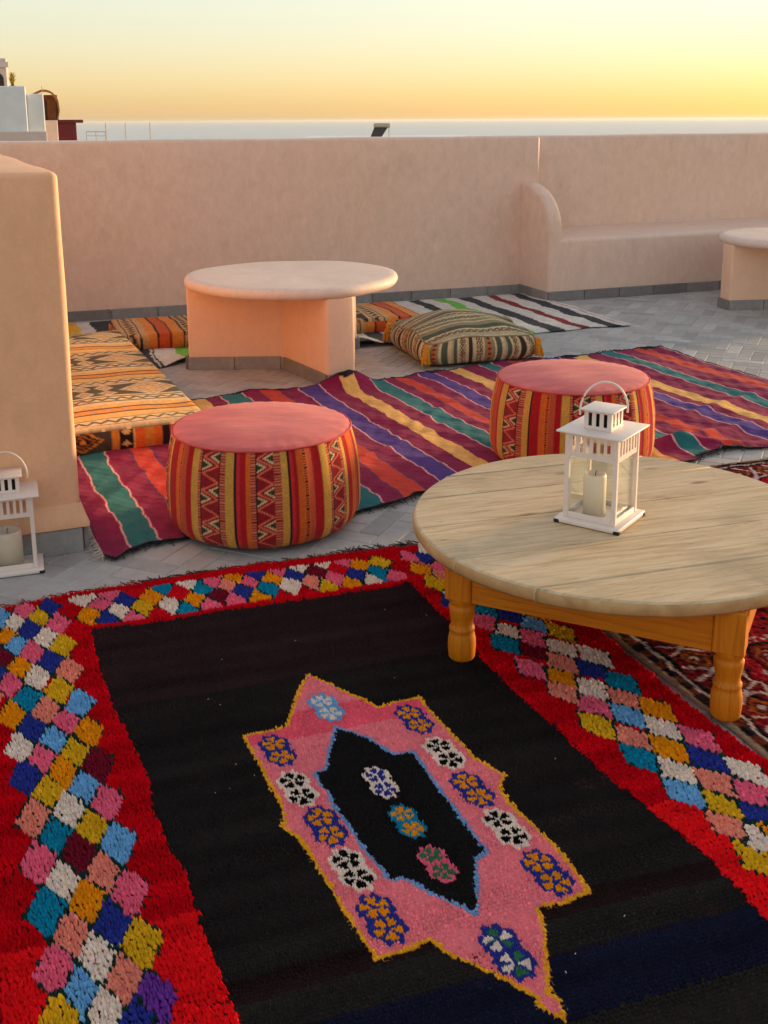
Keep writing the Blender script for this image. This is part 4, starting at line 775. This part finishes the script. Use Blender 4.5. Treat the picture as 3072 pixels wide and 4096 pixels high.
for qx, qy in ((-1, -1), (1, -1), (-1, 1)):
    t = empty('tassel', (qx*0.312, qy*0.326, 0.106), 0, cush)
    kn = lathe('tassel_knot', [(0.0, 0.012), (0.012, 0.008), (0.016, -0.004), (0.012, -0.016), (0.017, -0.022)], 14); kn.materials.append(tm); link('knot', kn, None, t)
    S_ = [(0.010*math.cos(a), 0.010*math.sin(a)) for a in np.linspace(0, 2*math.pi, 26, endpoint=False)]; V = []; Q = []
    for k, (x, y) in enumerate(S_):
        ln = random.uniform(0.062, 0.078); sp_ = random.uniform(1.6, 2.6); b = len(V)
        for j in range(4):
            f = j/3; cx_, cy_ = x*(1+(sp_-1)*f**0.6)+qx*0.006*f, y*(1+(sp_-1)*f**0.6)+qy*0.006*f
            for a in range(4): V.append((cx_+0.0032*math.cos(a*1.57), cy_+0.0032*math.sin(a*1.57), -0.016-ln*f))
            if j < 3:
                for a in range(4): Q.append([b+j*4+a, b+j*4+(a+1) % 4, b+(j+1)*4+(a+1) % 4, b+(j+1)*4+a])
    me = me_np('tassel_skirt', np.array(V), np.array(Q)); me.materials.append(tm); link('strands', me, None, t)

# ================================================================== round wooden table
TBX, TBY, TR, TZ0, TZ1 = 0.574, 2.518, 0.505, 0.265, 0.298
tab = empty('round_wooden_table', (TBX, TBY, 0), 0); tag(tab, 'low round weathered wooden table with orange turned legs', 'table')
PA = rad(17.0)                                   # direction of the boards
bounds = [-0.53, -0.335, -0.145, 0.06, 0.25, 0.40, 0.53]
for k in range(len(bounds)-1):
    y0, y1 = bounds[k]+0.0013, bounds[k+1]-0.0013; ya, yb = max(y0, -TR+1e-4), min(y1, TR-1e-4)
    a0_, a1_ = math.asin(ya/TR), math.asin(yb/TR); n = 24
    pr = [(TR*math.cos(a), TR*math.sin(a)) for a in np.linspace(a0_, a1_, n)]; pl = [(-x, y) for x, y in pr[::-1]]
    pts_ = pr+pl; bm = bmesh.new(); nn_ = len(pts_)
    rings = []
    # rim profile: worn rounded edge on the round part, tiny arris along the joints
    for ins, z in ((0.005, TZ0), (0.0, TZ0+0.007), (0.0, TZ1-0.011), (0.003, TZ1-0.004), (0.008, TZ1)):
        ring = []
        for (x, y) in pts_:
            r = math.hypot(x, y); onrim = r > TR-1e-3; f = (r-ins)/r if onrim else 1.0
            yy_ = y*f
            if abs(y-ya) < 1e-6 and ya > -TR+0.01: yy_ = max(yy_, ya+(0.001 if z == TZ1 else 0))
            if abs(y-yb) < 1e-6 and yb < TR-0.01: yy_ = min(yy_, yb-(0.001 if z == TZ1 else 0))
            ring.append(bm.verts.new((x*f, yy_, z)))
        rings.append(ring)
    bm.faces.new(rings[0][::-1]); topf = bm.faces.new(rings[-1]); sides = []
    for i in range(len(rings)-1):
        for j in range(nn_):
            f = bm.faces.new((rings[i][j], rings[i][(j+1) % nn_], rings[i+1][(j+1) % nn_], rings[i+1][j])); f.smooth = True
            if (j != n-1 or yb > TR-0.01) and (j != nn_-1 or ya < -TR+0.01): f.material_index = 1 if i < 3 else 0
    bmesh.ops.recalc_face_normals(bm, faces=bm.faces[:])
    me = me_bm('plank', bm); me.materials.append(M['pine']); me.materials.append(M['rim'])
    link('plank', me, None, tab, (0, 0, random.uniform(-0.0006, 0.0006)), (0, 0, PA))
LA = rad(-25.9); ls = 0.600/2; ud = R2(-25.9); vd = np.array([-ud[1], ud[0]]); lc = np.array((0.006, -0.048))
legprof = [(0.0, 0.0), (0.030, 0.0), (0.0345, 0.006), (0.0365, 0.030), (0.0362, 0.050), (0.033, 0.064), (0.0305, 0.070), (0.0335, 0.074), (0.0335, 0.079), (0.0295, 0.084), (0.0285, 0.092), (0.031, 0.106), (0.0345, 0.124), (0.035, 0.132), (0.0315, 0.136), (0.0315, 0.141), (0.0355, 0.146), (0.0355, 0.156)]
lme = lathe('turned_leg', [(a*0.9, b) for a, b in legprof], 32); lme.materials.append(M['varnish']); bme = box_me('leg_block', 0.064, 0.064, TZ0-0.155, 0.003, 1); bme.materials.append(M['varnish'])
for sxn, syn in ((-1, -1), (1, -1), (1, 1), (-1, 1)):
    p = lc+ud*sxn*ls+vd*syn*ls; zb = 0.014
    lg = link('leg', lme, None, tab, (p[0], p[1], zb), (0, 0, LA)); link('leg_block', bme, None, lg, (0, 0, 0.154-zb*0+0.0))
    lg.children[0].scale.z = (TZ0-zb-0.154)/(TZ0-0.155)
ame = box_me('apron', 0.600-0.064, 0.022, 0.098, 0.002, 1); ame.materials.append(M['varnish_rail'])
for c_, a_r in ((lc-vd*(ls+0.015), LA), (lc+vd*(ls+0.015), LA), (lc-ud*(ls+0.015), LA+math.pi/2), (lc+ud*(ls+0.015), LA+math.pi/2)):
    link('apron', ame, None, tab, (c_[0], c_[1], TZ0-0.0985), (0, 0, a_r))

# ================================================================== lanterns and candles
def slot_panel(w, z0, z1, nslots, barw, th, rail):
    """a sheet with upright slots: two rails and the bars between them, centred on x, in the plane y=0"""
    bm = bmesh.new(); bm_box(bm, -w/2, w/2, -th/2, th/2, z0, z0+rail); bm_box(bm, -w/2, w/2, -th/2, th/2, z1-rail*0.6, z1)
    nb = nslots+1; pitch = (w-barw)/nslots
    for k in range(nb):
        c = -w/2+barw/2+k*pitch; bm_box(bm, c-barw/2, c+barw/2, -th/2+0.0002, th/2-0.0002, z0+rail, z1-rail*0.6)
    return me_bm('slotted_panel', bm)
def lantern(loc, rz, label):
    t = empty('lantern', loc, rz); tag(t, label, 'lantern', 'white metal lanterns'); W = 'white_metal'
    S = 0.166; hb = 0.012; body = 0.134; zt_ = 0.228; pw = 0.0115
    link('base', box_me('lantern_base', S, S, hb, 0.003, 2), W, t, (0, 0, 0.002))
    ft = box_me('corner_foot', 0.016, 0.016, 0.011, 0.004, 2); ft.materials.append(M['black'])
    for a, b in ((-1, -1), (1, -1), (1, 1), (-1, 1)):
        link('corner_foot', ft, None, t, (a*(S/2-0.0065), b*(S/2-0.0065), 0.0))
    pm_ = box_me('post', pw, pw, zt_-hb-0.002, 0.0015, 1); pm_.materials.append(M[W])
    for a, b in ((-1, -1), (1, -1), (1, 1), (-1, 1)): link('post', pm_, None, t, (a*(body/2-pw/2), b*(body/2-pw/2), hb+0.002))
    rl = box_me('lower_rail', body-2*pw, 0.005, 0.014, 0.001, 1); rl.materials.append(M[W])
    sp_ = slot_panel(body-2*pw+0.001, 0.168, zt_-0.001, 6, 0.008, 0.003, 0.013); sp_.materials.append(M[W])
    gp = box_me('glass_pane', body-2*pw+0.002, 0.002, 0.158, 0); gp.materials.append(M['glass'])
    cb = 0.070; z1 = zt_+0.005; z2 = z1+0.045
    cw = slot_panel(cb-0.002, z1, z2, 3, 0.010, 0.003, 0.008); cw.materials.append(M[W])
    for k in range(4):
        a = k*math.pi/2; d = (math.sin(a), -math.cos(a)); off = body/2-0.004
        link('lower_rail', rl, None, t, (d[0]*off, d[1]*off, hb+0.002), (0, 0, a)); link('slotted_panel', sp_, None, t, (d[0]*(off+0.001), d[1]*(off+0.001), 0), (0, 0, a))
        link('glass_pane', gp, None, t, (d[0]*(off-0.006), d[1]*(off-0.006), hb+0.004), (0, 0, a)); link('cupola_panel', cw, None, t, (d[0]*(cb/2-0.0016), d[1]*(cb/2-0.0016), 0), (0, 0, a))
    link('roof', box_me('lantern_roof', S*1.01, S*1.01, 0.0045, 0.0015, 2), W, t, (0, 0, zt_))
    link('cap', box_me('lantern_cap', 0.086, 0.086, 0.004, 0.0013, 2), W, t, (0, 0, z2))
    link('inner_box', box_me('cupola_core', cb-0.022, cb-0.022, 0.043, 0), 'black', t, (0, 0, z1+0.0005))
    hr = 0.058; hz = z2-0.004
    pts_ = [(hr*1.02*math.cos(a), 0.004*math.sin(a), hz+hr*1.18*math.sin(a)) for a in np.linspace(-0.12, math.pi+0.12, 40)]
    hp = link('handle', tube_me('lantern_handle', pts_, 0.0026, 8), W, t, (0, 0, 0), (0, 0, rad(0)))
    return t, hp
def candle(loc, r, h, label, tilt=(0, 0, 0)):
    c = empty('candle', loc, tilt[2]); c.rotation_euler = tilt; tag(c, label, 'candle', 'candles in the lanterns')
    prof = [(0.0, 0.0), (r, 0.0), (r, h-0.006), (r-0.002, h-0.0015), (r-0.005, h), (r-0.010, h-0.004), (r*0.35, h-0.010), (0.0, h-0.011)]
    link('wax', lathe('candle_wax', prof, 40), 'wax', c)
    link('wick', tube_me('candle_wick', [(0, 0, h-0.012), (0.001, 0, h), (0.003, 0.001, h+0.006)], 0.0011, 6), 'black', c); return c
lt, hd = lantern((0.524, 2.487, TZ1), rad(-35.0), 'white metal lantern standing on the wooden table'); hd.rotation_euler.z = rad(35+8)
candle((0.508, 2.482, TZ1+0.0145), 0.0275, 0.104, 'cream pillar candle inside the lantern on the wooden table')
lt2, hd2 = lantern((-1.072, 2.912, 0.0), rad(19.0), 'white metal lantern on the floor at the left edge'); hd2.rotation_euler.z = rad(-12)
candle((-1.080, 2.905, 0.0145), 0.040, 0.10, 'thick cream candle inside the lantern on the floor')

# ================================================================== roofs and things beyond the parapet
M['limewash'] = flat('white_limewash', lin(226, 228, 228), 0.9, 0.08, 2.0); M['pinkwash'] = flat('pale_pink_wash', lin(214, 194, 184), 0.9, 0.1, 1.5)
M['redpaint'] = flat('dark_red_paint', lin(122, 32, 34), 0.7, 0.1, 2.0); M['cane'] = flat('woven_cane', lin(158, 104, 60), 0.9, 0.3, 6.0); M['dark'] = flat('dark_shade', lin(60, 48, 44), 0.9); M['steel'] = flat('galvanised_steel', lin(176, 164, 146), 0.5, 0.1, 5)
M['panel'] = flat('collector_glass', lin(50, 42, 40), 0.25); M['leaf'] = flat('palm_leaf', lin(150, 132, 36), 0.7, 0.3, 6)
def bxm(name, x0, x1, y0, y1, z0, z1, mat, parent, bev=0.03, loc=(0, 0, 0)):
    me = box_me(name, x1-x0, y1-y0, z1-z0, bev, 1); return link(name, me, mat, parent, ((x0+x1)/2-loc[0], (y0+y1)/2-loc[1], z0-loc[2]))
HR = rad(17.6)
h1 = empty('white_house', (-12.19, 40, -9), HR); tag(h1, 'white flat-roofed house on the left skyline', 'house')
bxm('wall', -7.0, -0.60, -0.1, 5, 0, 11.50, 'limewash', h1); bxm('side_wing', -0.598, 0.0, 0.15, 4, 0, 11.24, 'limewash', h1); bxm('plinth_band', -7.0, 0.03, -0.26, -0.102, 0, 9.92, 'pinkwash', h1, 0.02)
bxm('roof_tower', -8.0, -1.28, 6.2, 9, 0, 12.78, 'pinkwash', h1); bxm('tower_cornice', -8.0, -1.20, 6.08, 6.198, 12.42, 12.64, 'pinkwash', h1, 0.01)
prof = [(-0.42, 0.0), (0.42, 0.0), (0.42, 0.35)] + [(0.42*math.cos(a), 0.35+0.30*math.sin(a)) for a in np.linspace(0.2, math.pi-0.2, 10)] + [(-0.42, 0.35)]
bm = bmesh.new(); f = bm.faces.new([bm.verts.new((x, 0, z)) for x, z in prof]); ex_ = bmesh.ops.extrude_face_region(bm, geom=[f]); bmesh.ops.translate(bm, verts=[g for g in ex_['geom'] if isinstance(g, bmesh.types.BMVert)], vec=(0, 0.10, 0)); bmesh.ops.recalc_face_normals(bm, faces=bm.faces[:])
link('arched_window', me_bm('arched_window', bm), 'dark', h1, (-1.85, 6.16, 11.62))
# curved cane canopy on the neighbouring roof
cn = empty('cane_canopy', (-15.0, 50, -9), rad(16.5)); tag(cn, 'curved woven cane canopy behind the white house', 'canopy')
bxm('support_house', -17.5, -14.7, 49, 53, -9, 1.32, 'pinkwash', cn, 0.03, (-15.0, 50, -9))
nA = 24; prc = [(-15.95+0.0, 2.50), (-15.80, 2.42), (-15.55, 2.55), (-15.3, 2.66)] + [(-15.2+0.62*math.sin(a), 2.0+0.66*math.cos(a)) for a in np.linspace(0.1, 1.45, 12)] + [(-14.56, 1.75), (-14.66, 1.33)]
Vc, Qc = [], []
for i, (x, z) in enumerate(prc):
    for j, (y, ins) in enumerate(((49.6, 0), (50.9, 0), (50.9, 0.07), (49.6, 0.07))): Vc.append((x+15.0-(ins if i > 8 else 0), y-50, z+9-ins))
for i in range(len(prc)-1):
    for j in range(4): Qc.append([i*4+j, i*4+(j+1) % 4, (i+1)*4+(j+1) % 4, (i+1)*4+j])
link('canopy_shell', me_np('canopy_shell', np.array(Vc), np.array(Qc), smooth=False), 'cane', cn); link('canopy_back', prism_me('canopy_back', [(-0.30, 0.80), (0.36, 0.80), (0.36, 0.86), (-0.30, 0.86)], 10.33, 11.45), 'cane', cn)
for x in (-15.15, -14.68): link('canopy_post', tube_me('canopy_post', [(x+15.0, -0.1, 10.3), (x+15.0, -0.1, 11.2)], 0.05, 8), 'dark', cn)
an = link('roof_antenna', tube_me('roof_antenna', [(0, 0, 0), (0, 0, 0.75), (0.01, 0, 1.5)], 0.014, 6), 'steel', None, (-15.05, 49.2, 1.3)); tag(an, 'thin antenna mast rising behind the cane canopy', 'antenna')
# palm-like plant on the roof
pl_ = empty('potted_plant', (-15.32, 46.2, 2.5)); tag(pl_, 'small yellow-green plant on the roof of the white house', 'plant')
link('pot', lathe('pot', [(0.0, 0.0), (0.10, 0.0), (0.14, 0.22), (0.12, 0.22), (0.0, 0.2)], 16), 'cane', pl_)
for k in range(16):
    a = k*2.4; rch = random.uniform(0.12, 0.28); hgt = random.uniform(0.35, 0.75); V = []; Q = []
    for j in range(5):
        f = j/4; x = rch*f*math.cos(a); y = rch*f*math.sin(a); z = 0.2+hgt*math.sin(f*2.0)*0.8; wd_ = 0.05*(1-f)+0.008
        V += [(x-wd_*math.sin(a), y+wd_*math.cos(a), z), (x+wd_*math.sin(a), y-wd_*math.cos(a), z)]
        if j < 4: Q.append([j*2, j*2+1, j*2+3, j*2+2])
    link('leaf', me_np('plant_leaf', np.array(V), np.array(Q)), 'leaf', pl_)
# red roof shed on a lower house
sh = empty('red_roof_shed', (-16.62, 60, -9), rad(15.4)); Ls = (-16.62, 60, -9); tag(sh, 'dark red flat-roofed shed beside the white house', 'shed')
bxm('wall', -18.6, -16.62, 60, 63, 0.0, 1.19, 'redpaint', sh, 0.02, Ls); bxm('roof_slab', -18.7, -16.24, 59.9, 63.1, 1.192, 1.36, 'redpaint', sh, 0.02, Ls); bxm('lower_storey', -19.5, -10.5, 59.5, 70, -9, -0.002, 'limewash', sh, 0.03, Ls)
lp = lathe('wall_lamp', [(0.0, 0.0), (0.10, 0.0), (0.10, 0.04), (0.0, 0.06)], 20); link('wall_lamp', lp, 'limewash', sh, (-17.98-Ls[0], 59.998-Ls[1], 0.44-Ls[2]), (math.pi/2, 0, 0))
rl = empty('roof_railing', (-15.5, 60, 0)); tag(rl, 'thin grey railing on the roof beside the red shed', 'railing')
for x in (-16.1, -15.58, -15.06): link('post', tube_me('rail_post', [(x+15.5, 0, 0.0), (x+15.5, 0, 0.72)], 0.018, 6), 'steel', rl)
link('top_rail', tube_me('top_rail', [(-0.62, 0, 0.72), (0.45, 0, 0.71)], 0.02, 6), 'steel', rl); link('middle_rail', tube_me('middle_rail', [(-0.62, 0, 0.50), (0.45, 0, 0.49)], 0.014, 6), 'steel', rl)
for x, lab in ((-15.13, 'thin roof pole nearest the red shed'), (-14.06, 'middle thin pole on the far roof'), (-12.72, 'thin roof pole farthest from the red shed')):
    p = link('roof_pole', tube_me('roof_pole', [(0, 0, 0), (0.01, 0, 1.19)], 0.022, 6), 'steel', None, (x, 60.4, 0.0)); tag(p, lab, 'pole', 'poles on the far roof')
# solar water heater on a far roof
fh = empty('far_house', (0, 84, -9)); tag(fh, 'low far house hidden below the parapet, under the water heater', 'house'); bxm('wall', -6, 9, 79, 92, -9, -0.01, 'limewash', fh, 0.03, (0, 84, -9)); bxm('roof_kerb', 6.1, 7.6, 79.5, 80.5, -0.008, 0.10, 'pinkwash', fh, 0.02, (0, 84, -9))
sw = empty('solar_water_heater', (-0.1, 80.5, 0)); tag(sw, 'solar water heater with tank and tilted panel on the skyline', 'water heater')
tk = lathe('tank', [(0.0, -0.62), (0.12, -0.61), (0.16, -0.56), (0.17, -0.45), (0.17, 0.45), (0.16, 0.56), (0.12, 0.61), (0.0, 0.62)], 24); link('tank', tk, 'steel', sw, (0.05, 0.25, 0.86), (0, math.pi/2, 0))
bm = bmesh.new(); q = [(-0.80, -0.6, 0.02), (0.0, -0.6, 0.02), (0.48, 0.15, 0.72), (-0.52, 0.15, 0.72)]; qb = [(x, y+0.06, z) for x, y, z in q]
A_ = [bm.verts.new(p) for p in q]; B_ = [bm.verts.new(p) for p in qb]; bm.faces.new(A_); bm.faces.new(B_[::-1])
for i in range(4): bm.faces.new((A_[i], B_[i], B_[(i+1) % 4], A_[(i+1) % 4]))
bmesh.ops.recalc_face_normals(bm, faces=bm.faces[:]); link('collector_panel', me_bm('collector_panel', bm), 'panel', sw)
for x in (-0.42, 0.56): link('leg', tube_me('heater_leg', [(x, 0.25, -0.01), (x, 0.25, 0.72)], 0.035, 6), 'steel', sw)

# ================================================================== sea air: faint even haze that softens the far water
hz = prism_me('haze', [(-45000, -40), (45000, -40), (45000, 55000), (-45000, 55000)], -21.0, 7.0)
ho = link('haze', hz); ho['kind'] = 'stuff'
hm = bpy.data.materials.new('sea_haze'); hm.use_nodes = True; hm.node_tree.nodes.clear()
ou = hm.node_tree.nodes.new('ShaderNodeOutputMaterial'); pv_ = hm.node_tree.nodes.new('ShaderNodeVolumePrincipled'); pv_.inputs['Color'].default_value = (0.93, 0.92, 0.90, 1); pv_.inputs['Density'].default_value = 0.00012; pv_.inputs['Anisotropy'].default_value = 0.3
hm.node_tree.links.new(pv_.outputs[0], ou.inputs['Volume']); hz.materials.append(hm)
